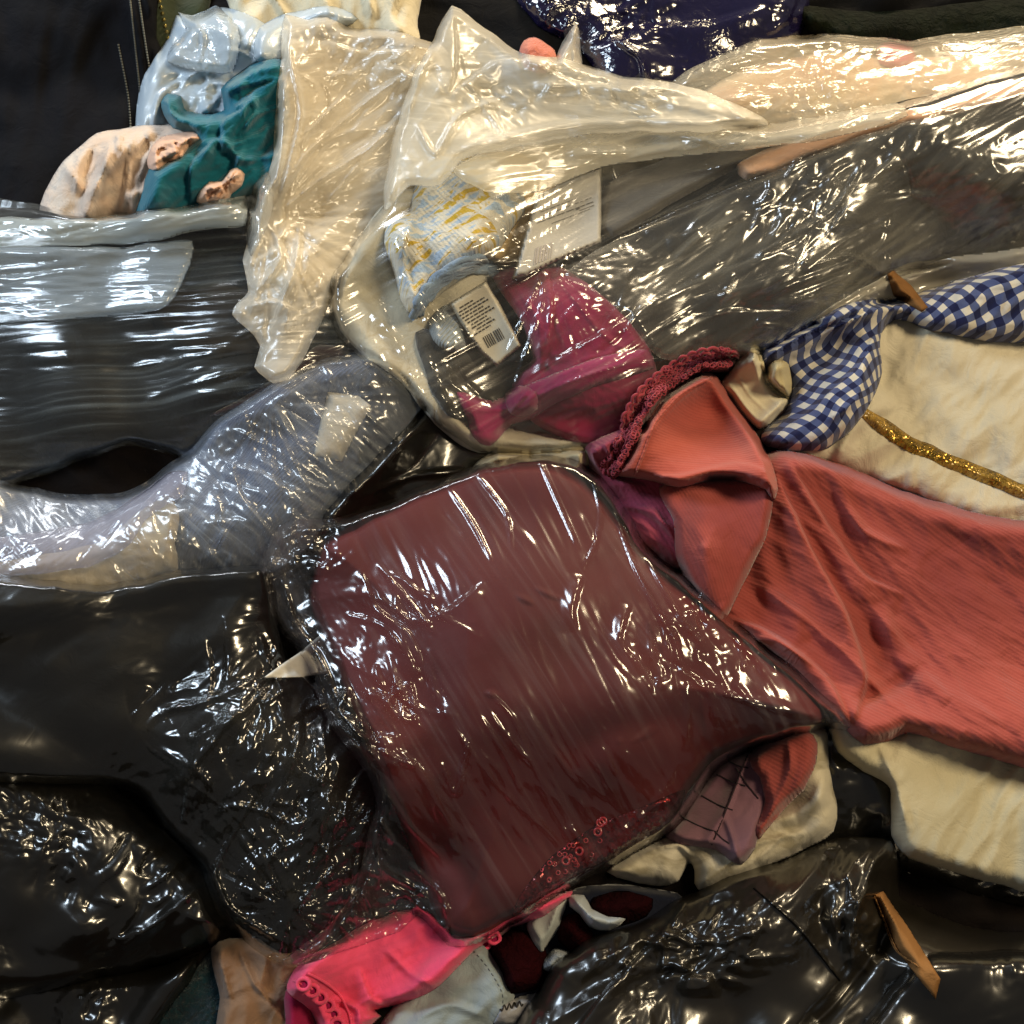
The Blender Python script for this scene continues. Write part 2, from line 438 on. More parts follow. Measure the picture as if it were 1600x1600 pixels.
# ---- the setting: dark floor and the unseen lower heap
fm = fabric('floor_wood', '#2a1a10', '#1c120b', rough=.6, weave=300)
V = [(-4, -4, -.02), (4, -4, -.02), (4, 6, -.02), (-4, 6, -.02)]
tag(mesh_obj('floor', V, [[0, 1, 2, 3]], fm, smooth=False), kind='structure')
heap = slab('clothes_heap', [(-140, -140), (1740, -140), (1740, 1740), (-140, 1740)], fabric('heap_dark', '#150f0c', '#0b0808'),
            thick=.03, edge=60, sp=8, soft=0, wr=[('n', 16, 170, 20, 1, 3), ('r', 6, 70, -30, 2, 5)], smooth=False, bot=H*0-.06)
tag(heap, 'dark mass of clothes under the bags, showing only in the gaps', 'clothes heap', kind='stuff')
LM = -110; RM = 1710        # how far things run on beyond the picture's sides

# ---- materials
M_black = fabric('black_cloth', '#0d0c10', '#08080b', sheen=.05)
M_white = fabric('white_cloth', '#d8d2c4', '#c4bba8', fold=.002)
M_cream = fabric('cream_cloth', '#d6ccb2', '#c4b898', fold=.0025)
M_peach = fabric('peach_cloth', '#dba98c', '#cc977a', fold=.002)
M_teal = fabric('teal_jersey', '#0f6b7e', '#0a5a68', ribs=(35, .003, .00016, .2))
M_dgrey = fabric('charcoal_cloth', '#211f1c', '#161513', fold=.003)
M_denim = fabric('blue_grey_knit', '#6a7590', '#4a546c', ribs=(50, .0024, .0004, .4), fold=.003, fs=90)
M_navy = fabric('navy_cloth', '#141a2e', '#0d1222')
M_mag = fabric('magenta_cloth', '#8e1c48', '#7a183c', fold=.002)
M_rust = fabric('coral_rust_cloth', '#a14c43', '#92433e', ribs=(-33, .0026, .00014, .34), fold=.0016, fs=60, vscale=9)
M_rust2 = fabric('coral_rust_flap', '#a85147', '#9a4743', ribs=(-68, .0022, .0001, .25), fold=.0014, fs=60, vscale=9)
M_rust3 = fabric('coral_collar', '#ac5345', '#9d4942', ribs=(-3, .0022, .0001, .25), fold=.0012, fs=60, vscale=9)
M_coral_shade = fabric('shaded_coral_pink', '#a0465a', '#8a3850', ribs=(-60, .003, .0002, .3))  # coral underside, its shade put into the plum tone
M_lace = fabric('crochet_yarn', '#a23c48', '#8c2f3e', weave=2500)
M_bur = fabric('burgundy_satin', '#581819', '#4e1516', rough=.65, weave=2600, wb=.08, fold=.0006, fs=22, sheen=0, vscale=5)
M_pink = fabric('hot_pink_cotton', '#ff5c84', '#fa5078', fold=.0015, ribs=(20, .006, .0002, .12))
M_pinkin = fabric('deep_pink_lining', '#a5164a', '#8c1040')
M_pale = fabric('pale_blue_cloth', '#aab4b4', '#8f9ca0', fold=.002)
M_velvet = fabric('dark_red_velvet', '#300a0e', '#1a0508', fold=.004, fs=200, sheen=.0, rough=.95, spec=.05)
M_beige = fabric('beige_chiffon', '#9c7d64', '#836651', fold=.002)
M_tlace = fabric('dark_teal_lace', '#0b3a44', '#061f26', fold=.006, fs=220)
M_mauve = fabric('mauve_cloth', '#84606a', '#745260', fold=.0012)
M_olive = fabric('olive_cloth', '#39422a', '#2a3120')
M_green = fabric('green_cloth', '#3b4a24', '#2e3a1c')
M_gold = glitter('gold_glitter', '#b08c3c', 900, .9)
M_paper = fabric('white_paper', '#b9b6ae', '#aeaba3', weave=400, wb=.05, fold=.0004, sheen=0, rough=.7)
M_ink = fabric('black_ink', '#3a3632', '#3a3632', sheen=0, wb=0)
M_inkf = fabric('faded_ink', '#5c5a58', '#5c5a58', sheen=0, wb=0)
M_card = fabric('brown_cardboard', '#8a6238', '#7a5630', sheen=0)

# film
F_clear = film('clear_film', 0.0, haze=.01, depth=.003, scale=40, st=3, ang=-65, rough=.12)
F_streak = film('streaked_film', .03, (.62, .72, .76, 1), haze=.008, depth=.002, scale=70, st=30, ang=3, rough=.2, mvar=1, mscale=26, stress_veil=.16)
F_milk = film('milky_film', .42, (.86, .80, .68, 1), haze=.10, depth=.004, scale=70, st=3, ang=35, rough=.28, mvar=.45, mscale=16, spec=.75, fdepth=.3, stress_veil=.3)
F_milkc = film('milky_clear_film', .035, (.70, .66, .54, 1), haze=.006, depth=.003, scale=40, st=6, ang=28, rough=.17, mvar=1, mscale=9, stress_veil=.12)
F_grey = film('grey_hazy_film', .22, (.62, .68, .76, 1), haze=.05, depth=.004, scale=60, st=2, ang=-45, rough=.22, mvar=1, mscale=16, stress_veil=.3)
P_blk = plastic('black_bag_plastic', '#100f0d', rough=.26, ang=50, st=2.2, scale=26, depth=.003)
P_blk2 = plastic('grey_black_bag_plastic', '#1a1712', rough=.30, ang=35, st=1.6, scale=30, depth=.003)
P_nvy = plastic('navy_bag_plastic', '#0f0c26', rough=.18, scale=90, depth=.004)
P_wht = plastic('white_bag_plastic', '#8f9aa2', rough=.36, ang=60, st=1.5, scale=40, depth=.005, coat=.2)

# ================================================================== BACKGROUND THINGS
o = slab('black_coat', [(600, -110), (RM, -110), (RM, 230), (1300, 240), (900, 160), (640, 120)], fabric('black_wool', '#0a0a0c', '#070708'), thick=.012, wr=[('n', 6, 90, 10, 2, 11)])
tag(o, 'plain black coat lying behind the milky bag mouth, darkest thing along the top', 'coat')
o = slab('green_cloth', [(215, -110), (340, -110), (320, 30), (285, 75), (240, 95), (222, 40)], M_olive, thick=.01, wr=[('n', 3, 50, 80, 3, 12)])
t = tag(o, 'olive green cloth with a row of gold studs in the top left corner', 'cloth')
m = MB()
for i in range(12):
    x = 247+i*2.2; y = -8+i*9.5
    c = surf([x], [y], .002)[0]; th = np.linspace(0, np.pi, 5)
    m.tube([c-NRM*.001, c, c+NRM*.0012], [.0016, .0017, .0006], 8)
m.build('stud_row', glitter('gold_stud', '#c8b060', 300, .3), o)
o = slab('beaded_dress', [(LM, -110), (225, -110), (245, 60), (262, 110), (220, 200), (205, 260), (120, 370), (LM, 390)], M_black, thick=.014,
         folds=[([(200, -20), (222, 90), (230, 190)], 12, 6, 's'), ([(225, -20), (245, 60), (240, 150)], 8, 5, 's')], wr=[('n', 5, 60, 80, 3, 13)])
tag(o, 'black dress trimmed with lines of white beads in the top left corner', 'dress')
for k, (pts, cnt) in enumerate([([(196, -60), (208, 40), (222, 175)], 60), ([(209, -60), (226, 60), (240, 150)], 50), ([(185, 70), (200, 150), (205, 215)], 34)]):
    m = MB(); q = curve(pts, cnt)
    for i, (x, y) in enumerate(q):
        c = surf([x], [y], .0012)[0]; m.tube([c-NRM*.0006, c, c+NRM*.0008], [.0007, .0009, .0004], 6)
    m.build('bead_line', fabric('white_bead', '#b4b4a8', '#8a8a80', rough=.3, sheen=0), o)
o = slab('glossy_bag', [(770, -110), (1240, -110), (1262, 30), (1215, 95), (1075, 140), (955, 135), (905, 75), (830, 30)], P_nvy, thick=.02, edge=70,
         folds=[([(930, 80), (1010, 45), (1110, 38), (1200, 10)], 14, 9, 'e'), ([(960, 60), (1000, 90), (1010, 130)], 9, 6, 's')], wr=[('c', 5, 34, 20, 1.4, 21), ('c', 2.0, 12, 0, 1, 22)], sp=3)
tag(o, 'glossy dark navy plastic bag sparkling behind the milky bag at the top', 'plastic bag')
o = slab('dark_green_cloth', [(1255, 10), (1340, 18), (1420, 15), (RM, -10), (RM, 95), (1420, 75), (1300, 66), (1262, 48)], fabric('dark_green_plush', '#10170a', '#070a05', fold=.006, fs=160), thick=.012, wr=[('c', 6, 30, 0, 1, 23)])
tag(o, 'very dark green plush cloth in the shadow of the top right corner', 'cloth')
# cream garment and white bag
o = slab('cream_garment', [(350, -110), (648, -110), (652, 40), (655, 70), (600, 66), (520, 90), (440, 120), (380, 70)], M_cream, thick=.022, edge=30,
         folds=[([(640, -40), (612, 20), (640, 62)], 10, 7, 'e'), ([(560, -60), (585, 30)], 9, 8, 's'), ([(500, -60), (520, 40)], 9, 7, 'e'), ([(420, -20), (450, 30)], 12, 8, 's')],
         wr=[('r', 4, 40, 70, 2, 24)])
tag(o, 'cream crumpled garment at the top behind the tall milky bag', 'garment')
o = slab('white_plastic_bag', [(208, 250), (212, 180), (224, 115), (262, 60), (276, 22), (300, 26), (335, 12), (385, 20), (440, 60), (450, 120), (445, 330), (300, 345), (206, 335)], P_wht, thick=.022, edge=45,
         folds=[([(262, 70), (330, 110), (400, 120)], 12, 6, 'e'), ([(240, 200), (250, 150), (300, 115)], 9, 5, 's'), ([(300, 150), (340, 130), (400, 150)], 10, 4, 's')]+creases(341, 44, (330, 110, 110, 100), 60, 30, 70, 6, 4),
         wr=[('c', 8, 55, 70, 1.6, 25), ('c', 3, 20, 40, 1.5, 26)], sp=3)
tag(o, 'white plastic bag crumpled open behind the teal garment at the left', 'plastic bag')
o = slab('plastic_sheet', [(278, 17), (300, 24), (335, 8), (352, 22), (372, 40), (374, 80), (362, 112), (315, 112), (262, 98), (268, 70), (290, 44)], film('bluish_film', .7, (.66, .74, .80, 1), haze=.1, scale=60, depth=.006, rough=.15),
         thick=.012, edge=20, folds=[([(280, 50), (330, 44), (372, 60)], 7, 5, 'e'), ([(300, 30), (318, 60), (310, 100)], 6, 4, 's')], wr=[('c', 4, 30, 80, 1.5, 27)], sp=3)
tag(o, 'pale blue crumpled plastic sheet standing up in the top left pile', 'plastic sheet')
o = slab('paper_sheet', [(438, 110), (398, 90), (405, 45), (448, 20), (520, 10), (560, 30), (520, 50), (470, 60)], P_wht, thick=.008, edge=14, wr=[('c', 6, 40, 20, 1.5, 28)], sp=3)
tag(o, 'pale blue torn plastic piece beside the upper left of the tall milky bag', 'plastic sheet')
# left bag: peach cloth, teal garment
pre_left = H.copy()
o = slab('peach_blouse', [(70, 300), (90, 262), (140, 215), (200, 198), (290, 195), (330, 215), (310, 260), (240, 345), (200, 352), (90, 370), (60, 340)], fabric('pale_peach', '#cdbfb0', '#c6a890', fold=.003, vscale=30), thick=.02, edge=40,
         folds=[([(130, 350), (140, 290), (185, 220)], 10, 8, 'e'), ([(205, 340), (215, 280), (240, 230)], 8, 7, 's'), ([(190, 330), (200, 260), (205, 215)], 7, 6, 'e')]+creases(340, 40, (150, 290, 90, 60), 65, 18, 110, 8, 6), wr=[('r', 4, 40, 60, 2, 29)])
tag(o, 'pale peach blouse beside and under the teal garment at the left', 'blouse')
teal = slab('teal_garment', [(250, 160), (262, 145), (282, 150), (290, 172), (320, 178), (350, 172), (345, 140), (362, 118), (405, 96), (445, 95), (470, 180), (445, 270), (405, 300), (372, 312), (300, 338), (213, 344), (224, 300), (232, 266), (275, 240), (300, 212), (270, 200), (256, 180)],
            M_teal, thick=.020, edge=22, soft=5, sp=3,
            folds=[([(262, 152), (272, 182), (320, 192), (370, 178), (400, 150)], 9, 13, 'e'), ([(266, 168), (300, 186), (345, 184)], 5, -9, 's'), ([(345, 240), (352, 190), (390, 150), (445, 120)], 11, 11, 'e'),
                   ([(360, 140), (400, 128), (445, 118)], 8, 6, 's'), ([(372, 215), (400, 180), (450, 160)], 8, 7, 's'), ([(345, 215), (380, 250), (440, 240)], 12, 9, 's'), ([(300, 320), (300, 260), (340, 215)], 12, 10, 'e'),
                   ([(240, 330), (252, 280), (300, 240)], 16, 8, 'g'), ([(395, 265), (430, 215), (460, 190)], 10, -10, 'g'), ([(330, 300), (365, 270), (380, 230)], 10, 8, 's')]+creases(342, 30, (370, 200, 90, 100), 50, 25, 70, 5, 3.5),
            wr=[('r', 2.5, 26, 40, 2.5, 30)])
tag(teal, 'teal jersey garment heaped in the open bag at the upper left', 'garment')
for pts, fo, lab in (([(230, 250), (236, 228), (252, 214), (275, 208), (303, 206), (312, 216), (296, 230), (284, 246), (262, 254), (246, 266), (232, 264)],
                      [([(236, 250), (246, 226), (268, 222), (276, 238), (260, 246), (250, 238)], 5, 8, 'e'), ([(262, 216), (284, 224), (300, 214)], 4, 6, 's'), ([(252, 262), (272, 250), (290, 236)], 4, 5, 's')], 'pale peach ruffle at the upper left edge of the teal garment'),
                     ([(306, 316), (312, 298), (326, 284), (346, 284), (358, 266), (370, 262), (382, 272), (378, 290), (362, 302), (356, 316), (340, 324), (320, 322)],
                      [([(314, 312), (322, 292), (344, 290), (350, 306), (334, 312), (328, 302)], 5, 8, 'e'), ([(346, 290), (362, 278), (374, 270)], 5, 6, 's'), ([(330, 320), (352, 310), (372, 292)], 4, 5, 'e')], 'peach ruffle at the lower edge of the teal garment, beside the tall milky bag')):
    q = slab('fabric_ruffle', pts, fabric('ruffle_peach', '#d8b096', '#cfa286', fold=.001), thick=.009, edge=5, sp=2, soft=3, jit=.9, folds=fo, wr=[('fan', 6, pts[5][0]-12, pts[5][1]+22, 2.6, 33, 5, 50), ('r', 2.0, 8, 30, 1.5, 34)])
    tag(q, lab, 'ruffle', 'peach ruffles on the teal garment')
# left clear bag with dark garment
o = slab('dark_garment', [(LM, 345), (190, 345), (300, 335), (385, 322), (440, 380), (530, 470), (610, 560), (560, 590), (470, 600), (420, 640), (345, 672), (285, 712), (200, 690), (LM, 760)], M_dgrey, thick=.035, edge=90,
         folds=[([(180, 470), (300, 480), (430, 470)], 40, 8, 'g'), ([(190, 600), (330, 590), (450, 560)], 30, 9, 'g')], wr=[('n', 5, 80, 5, 3, 31)])
tag(o, 'black folded garment inside the streaked clear bag at the left', 'garment')
o = slab('garment_lining', [(230, 480), (330, 440), (420, 470), (430, 540), (300, 560)], fabric('brown_lining', '#2a2318', '#201a12'), thick=.003, edge=10)
tag(o, 'dark brown patterned scarf under the stretched film at the left', 'scarf')
o = slab('red_garment', [(430, 590), (500, 540), (580, 555), (520, 590), (420, 630), (330, 650)], fabric('dark_red_cloth', '#3a1411', '#2a0d0c'), thick=.006, edge=12)
tag(o, 'dark red cloth strip between the streaked bag and the blue-grey bag', 'garment')
def streaks(seed): return [('r', 1.7, 20, 4, 34, seed, (200, 440, 300, 130)), ('r', .5, 9, 4, 40, seed+1)]
lb = empty('clear_bag', 200, 520, 'clear plastic bag with stretched horizontal streaks around a black garment at the left', 'plastic bag')
slab('bag_film', [(LM, 330), (150, 335), (260, 325), (390, 316), (420, 340), (450, 400), (540, 470), (620, 560), (570, 585), (480, 598), (430, 636), (350, 678), (288, 716), (200, 697), (LM, 768)], F_streak, lb, thick=.004, edge=14, soft=9, sp=3, bot=pre_left, wr=streaks(41), prof=.35, folds=creases(326, 34, (240, 450, 240, 110), 4, 3, 260, 6, 1.6)+creases(327, 20, (300, 600, 120, 50), 12, 8, 160, 6, 2))
slab('bag_rim', [(LM, 340), (120, 342), (230, 330), (300, 320), (384, 305), (388, 330), (383, 352), (300, 362), (220, 380), (LM, 385)], film('hazy_rim_film', .3, (.6, .66, .66, 1), haze=.2, scale=90, st=6, ang=5, depth=.005), lb, thick=.005, edge=8, soft=3, sp=3, wr=[('r', 2.5, 12, 10, 6, 43)])
slab('film_fold', [(LM, 395), (200, 385), (300, 375), (290, 430), (262, 478), (200, 492), (LM, 500)], film('bluish_flap_film', .22, (.62, .72, .8, 1), haze=.12, scale=90, st=9, ang=2, depth=.006), lb, thick=.004, edge=7, soft=3, sp=3, wr=[('r', 2.5, 14, 2, 8, 44)])
# small things at the top right
o = slab('peach_pompom', [(812, 80), (820, 64), (838, 58), (855, 68), (866, 78), (868, 100), (850, 115), (820, 110)], fabric('peach_knit', '#d6816a', '#c06a56', fold=.004, fs=140), thick=.022, edge=16, wr=[('c', 2, 12, 0, 1, 45)], sp=3)
tag(o, 'small peach knitted ball peeking over the milky bag mouth at the top', 'pompom')
o = slab('bag_corner', [(866, 110), (870, 84), (888, 50), (901, 36), (905, 60), (908, 110)], F_milk, thick=.010, edge=10, sp=3, folds=[([(900, 40), (896, 100)], 3, 4, 's')])
tag(o, 'small upright milky bag corner right of the peach knitted ball', 'plastic bag')
pre_r = H.copy()
o = slab('peach_dress', [(1085, 160), (1120, 128), (1200, 96), (1300, 82), (1420, 90), (RM, 80), (RM, 300), (1400, 210), (1220, 205), (1130, 190)], fabric('peach_lace_cloth', '#d2a888', '#cbb794', fold=.003), thick=.03, edge=60, wr=[('c', 5, 40, 10, 2, 46)])
tag(o, 'peach and cream dress inside the crinkled bag at the right edge top', 'dress')
o = slab('coral_flower', [(1368, 72), (1392, 66), (1425, 72), (1430, 100), (1400, 110), (1375, 100)], fabric('coral_red', '#c8485a', '#b03050'), thick=.008, edge=10, wr=[('c', 4, 14, 0, 1, 47)], sp=3)
tag(o, 'coral red flower under crinkled film at the top right edge', 'fabric flower')
o = slab('milky_bag', [(1030, 150), (1070, 112), (1120, 88), (1180, 64), (1250, 55), (1330, 54), (1420, 62), (RM, 50), (RM, 330), (1420, 215), (1300, 215), (1180, 205), (1100, 180)], film('crinkled_gold_film', .3, (.85, .78, .6, 1), haze=.08, scale=80, st=2, ang=12, depth=.007, rough=.18), thick=.006, edge=18, soft=9, sp=3, bot=pre_r,
         wr=[('c', 3.5, 28, 15, 2.2, 48, (1290, 130, 260, 90)), ('c', 1.8, 12, 10, 2, 49, (1290, 130, 260, 90))])
tag(o, 'crinkled milky bag around a peach dress at the top right edge', 'plastic bag')

# ================================================================== DENIM BLUE BAG (left middle)
pre_d = H.copy()
o = slab('blue_grey_sweater', [(LM, 760), (120, 778), (205, 772), (292, 712), (345, 660), (425, 608), (505, 568), (582, 556), (636, 592), (662, 636), (610, 720), (520, 810), (470, 870), (420, 900), (300, 905), (200, 930), (LM, 960)], M_denim, thick=.055, edge=130,
         folds=[([(205, 790), (280, 740), (330, 690)], 16, -6, 'g')], wr=[('n', 5, 70, 50, 2, 51)])
tag(o, 'blue-grey knitted sweater inside the shiny clear bag at the left', 'sweater')
o = slab('navy_sleeve', [(560, 600), (600, 560), (640, 592), (662, 636), (615, 715), (560, 720), (575, 660)], M_navy, thick=.006, edge=18)
tag(o, 'navy garment at the right end of the shiny bag of knitwear', 'garment')
o = slab('white_sheet', [(512, 612), (560, 618), (580, 634), (562, 668), (545, 700), (535, 722), (490, 712), (500, 660)], M_white, thick=.002, edge=5, smooth=False, jit=0)
tag(o, 'crumpled white paper under the film of the shiny bag of knitwear', 'paper')
o = slab('cream_scarf', [(LM, 900), (150, 850), (215, 800), (262, 775), (280, 800), (274, 850), (280, 890), (260, 905), (195, 925), (LM, 950)], fabric('cream_weave', '#cdbfa4', '#c3b396', fold=.0015, ribs=(-8, .012, .0006, .2)), thick=.012, edge=18, wr=[('r', 2.5, 30, 60, 3, 52)])
tag(o, 'cream scarf at the left end of the shiny bag of blue-grey knitwear', 'scarf')
db = empty('clear_bag', 400, 760, 'shiny clear plastic bag bulging around a blue-grey sweater at the left', 'plastic bag')
slab('bag_film', [(LM, 750), (110, 772), (200, 766), (290, 707), (342, 655), (422, 602), (503, 562), (584, 550), (642, 588), (668, 636), (612, 725), (525, 815), (480, 872), (420, 906), (300, 912), (200, 936), (LM, 966)], F_grey, db, thick=.005, edge=14, soft=9, sp=3, bot=pre_d, prof=.4,
     folds=[([(425, 630), (470, 700), (560, 760)], 5, 4, 's'), ([(430, 665), (480, 760), (530, 800)], 6, 5, 's'), ([(350, 720), (420, 745), (500, 800)], 6, 5, 'e'), ([(362, 720), (380, 780), (440, 850)], 6, 5, 'e'), ([(415, 670), (410, 720), (440, 735)], 5, 3, 's'), ([(342, 668), (500, 572), (590, 566)], 5, 4, 's')]+creases(306, 70, (360, 810, 150, 80), -40, 30, 50, 5, 2.2)+creases(307, 40, (480, 680, 120, 80), -50, 14, 110, 5, 2.4),
     wr=[('c', 2.6, 22, -40, 2, 53), ('c', 1.3, 9, -30, 1.5, 54, (380, 830, 170, 120)), ('fan', 3, 425, 625, 5, 55, 30, 140)])
slab('bag_edge_fold', [(LM, 860), (140, 815), (205, 780), (262, 740), (292, 735), (285, 775), (225, 812), (205, 850), (140, 885), (LM, 910)], film('violet_grey_film', .2, (.5, .5, .62, 1), haze=.12, scale=50, st=5, ang=40, depth=.006), db, thick=.004, edge=8, soft=3, sp=3, wr=[('r', 3, 20, 40, 4, 56)])
# black wedge bag
o = slab('black_plastic_bag', [(503, 815), (540, 765), (590, 712), (640, 662), (665, 632), (700, 640), (765, 695), (775, 730), (720, 770), (620, 800), (540, 830)], P_blk, thick=.014, edge=40, sp=3,
         folds=[([(520, 795), (590, 735), (660, 650)], 7, 4, 's'), ([(560, 780), (640, 745), (740, 735)], 9, 5, 's')], wr=[('c', 4, 34, 40, 1.5, 57), ('c', 2.2, 12, 60, 1.5, 58, (610, 745, 90, 50))])
tag(o, 'shiny black bag wedged between the shiny knitwear bag and the burgundy package', 'plastic bag')

# ================================================================== TALL MILKY BAG
pre_m = H.copy()
o = slab('cream_blanket', [(452, 60), (600, 70), (690, 90), (700, 240), (630, 330), (570, 420), (470, 470), (420, 440), (430, 300), (440, 150)], fabric('cream_fleece', '#c9b998', '#b9a887', fold=.003), thick=.024, edge=70, wr=[('n', 6, 80, 40, 2, 61)])
tag(o, 'cream blanket seen faintly inside the tall milky bag', 'blanket')
mbag = empty('milky_bag', 500, 300, 'tall crumpled milky plastic bag hanging down from the top, pointed at its lower end', 'plastic bag')
slab('bag_film', [(440, 60), (446, 22), (480, 30), (510, 26), (545, 42), (600, 46), (650, 58), (690, 75), (715, 130), (700, 240), (640, 290), (605, 335), (560, 400), (520, 460), (500, 505), (480, 550), (452, 592), (428, 600), (412, 588), (398, 572), (405, 540), (385, 510), (364, 492), (372, 470), (388, 455), (380, 405), (392, 360), (402, 305), (425, 255), (430, 180), (436, 110)],
     F_milk, mbag, thick=.008, edge=14, soft=8, sp=3, bot=pre_m,
     folds=[([(445, 60), (470, 180), (430, 330)], 7, 6, 's'), ([(640, 110), (560, 170), (470, 250), (435, 320)], 7, 6, 's'), ([(650, 150), (580, 230), (500, 280), (440, 330)], 8, 7, 's'), ([(600, 210), (540, 280), (500, 330)], 8, 5, 's'),
            ([(500, 60), (560, 80), (650, 80)], 7, 5, 'e'), ([(470, 350), (460, 420), (430, 500)], 8, 7, 's'), ([(420, 350), (440, 400), (400, 460)], 7, 6, 's'), ([(388, 480), (430, 470), (470, 490)], 8, 8, 'e'),
            ([(470, 250), (480, 210), (540, 150)], 6, 4, 's'), ([(560, 330), (500, 380), (450, 470), (440, 560)], 18, 7, 'g')]+creases(321, 70, (570, 190, 110, 110), 32, 14, 130, 6, 2.2)+creases(322, 60, (560, 90, 110, 50), 20, 35, 45, 5, 2)+creases(323, 40, (450, 450, 60, 110), 65, 30, 70, 6, 2.4),
     wr=[('fan', 3.5, 425, 335, 6, 62, 60, 160), ('c', 4, 40, 30, 2.2, 63), ('c', 2.2, 13, 15, 2, 64, (570, 90, 140, 70)), ('c', 1.6, 15, 50, 1.5, 65)])
slab('folded_corner', [(396, 290), (418, 268), (428, 300), (424, 340), (408, 372), (392, 400), (384, 370), (392, 330)], film('clear_corner_film', .25, (.6, .6, .55, 1), haze=.12, scale=60, depth=.006), mbag, thick=.006, edge=8, sp=3, soft=3, wr=[('r', 4, 20, 70, 3, 66)])

# ================================================================== BIG BAG AND ITS CONTENTS
pre_b = H.copy()
o = slab('white_fleece', [(520, 470), (535, 420), (560, 370), (620, 300), (680, 300), (760, 420), (740, 560), (730, 640), (800, 670), (900, 680), (1000, 680), (930, 700), (800, 710), (720, 698), (660, 640), (630, 600), (575, 560), (530, 515)], fabric('white_fleece_cloth', '#c8c2ae', '#b4ad98', fold=.003), thick=.03, edge=60,
         folds=[([(600, 400), (640, 520), (690, 620), (800, 690)], 22, 7, 'g'), ([(545, 450), (600, 520)], 12, 5, 's')], wr=[('n', 4, 60, -50, 2, 71)])
tag(o, 'off-white fleece lining the lower left of the big clear bag', 'fleece')
o = slab('charcoal_trousers', [(760, 470), (860, 400), (960, 310), (1080, 250), (1220, 205), (1400, 160), (RM, 110), (RM, 380), (1420, 420), (1300, 480), (1200, 545), (1060, 575), (980, 640), (880, 640)], M_dgrey, thick=.04, edge=110,
         folds=[([(960, 420), (1150, 330), (1380, 220)], 26, 9, 'g'), ([(1000, 520), (1200, 440), (1380, 330)], 30, 12, 'g'), ([(1250, 300), (1330, 250), (1420, 240)], 22, 14, 'g')], wr=[('n', 6, 80, 25, 2.5, 72)])
tag(o, 'charcoal trousers filling the right side of the big clear bag', 'trousers')
o = slab('grey_shirt', [(930, 350), (950, 285), (1050, 245), (1180, 212), (1250, 205), (1180, 250), (1080, 300), (960, 372)], fabric('mid_grey_cloth', '#5a5650', '#4b4843'), thick=.008, edge=18)
tag(o, 'mid grey shirt behind the white paper tag in the big clear bag', 'shirt')
o = slab('peach_strap', [(1150, 258), (1200, 232), (1300, 205), (1400, 178), (RM, 100), (RM, 130), (1400, 202), (1270, 248), (1165, 282)], fabric('tan_strap', '#b98a66', '#c49a78'), thick=.01, edge=12)
tag(o, 'peach strap running along the dark trousers in the big clear bag', 'strap')
o = slab('dark_patterned_top', [(650, 520), (700, 520), (760, 560), (840, 570), (840, 620), (780, 660), (700, 650), (670, 600)], fabric('patterned_cloth', '#3a3832', '#1b1a18', fold=.003, vscale=90), thick=.01, edge=20, wr=[('c', 3, 30, 0, 1, 73)])
tag(o, 'dark patterned top below the care label in the big clear bag', 'top')
o = slab('yellow_shirt', [(700, 250), (800, 235), (860, 270), (870, 330), (830, 400), (790, 420), (720, 380)], fabric('pale_yellow_cloth', '#d2ac62', '#c9b184', fold=.0015), thick=.022, edge=34, wr=[('n', 3, 50, 30, 2, 74)])
tag(o, 'pale yellow cloth between the knitted hat and the white paper tag', 'shirt')
def knit_pat(t, base):
    v = t.coord(38, (22, 105)); a = t.noise(v, 1, 3, .6, .4)
    v2 = t.coord(-20, (60, 120)); b = t.noise(v2, 1, 3, .6, .5)
    c = t.ramp(a, [(0, lin('#8fb0d4')), (.44, lin('#a9c0d8')), (.47, lin('#d8d4c4')), (.53, lin('#dcd8c8')), (.55, lin('#c9a820')), (1, lin('#d4b52c'))])
    return t.mix(t.ramp(b, [(.5, g3(0)), (.56, g3(1))]), c, lin('#dad8cc'))
hat = slab('knitted_hat', [(640, 330), (650, 285), (682, 244), (730, 238), (775, 250), (808, 285), (822, 320), (800, 360), (772, 400), (735, 425), (690, 458), (648, 495), (628, 470), (612, 420), (600, 380), (606, 345)], fabric('blue_yellow_knit', '#d8d4c8', '#c8c8c0', pat=knit_pat, fold=.003, fs=120, ribs=(-52, .0030, .00025, .12)), thick=.035, edge=50, sp=3,
         folds=[([(650, 330), (630, 400), (655, 480)], 8, 7, 'e'), ([(680, 300), (660, 380), (690, 450)], 14, -5, 'g')], wr=[('n', 3, 40, 40, 2, 75)])
tag(hat, 'white hat knitted with yellow and light blue flecks under the film of the big bag', 'hat')
m = MB()
for i in range(11):
    k = i/10.
    q = curve([(645+k*14-3, 494-k*4), (662+k*6, 452+k*16), (700, 418+k*20), (742, 402+k*22), (775+k*5, 412+k*20)], 36)
    q = q + np.stack([gn(q[:, 0]/20, q[:, 1]/20, 300+i), gn(q[:, 0]/20, q[:, 1]/20, 330+i)], 1)*5
    m.tube(surf(q[:, 0], q[:, 1], .004+.003*math.sin(k*3.1)), .0023, 7)
m.build('yarn_cord', fabric('light_blue_yarn', '#8ea6c0', '#7d95b0', weave=900, wb=.8), hat)
slab('rolled_cuff', [(668, 505), (680, 485), (705, 472), (730, 520), (735, 548), (700, 550), (676, 530)], fabric('grey_blue_knit', '#9aa3a6', '#858f94', ribs=(60, .003, .0008, .3)), hat, thick=.010, edge=10, sp=3)
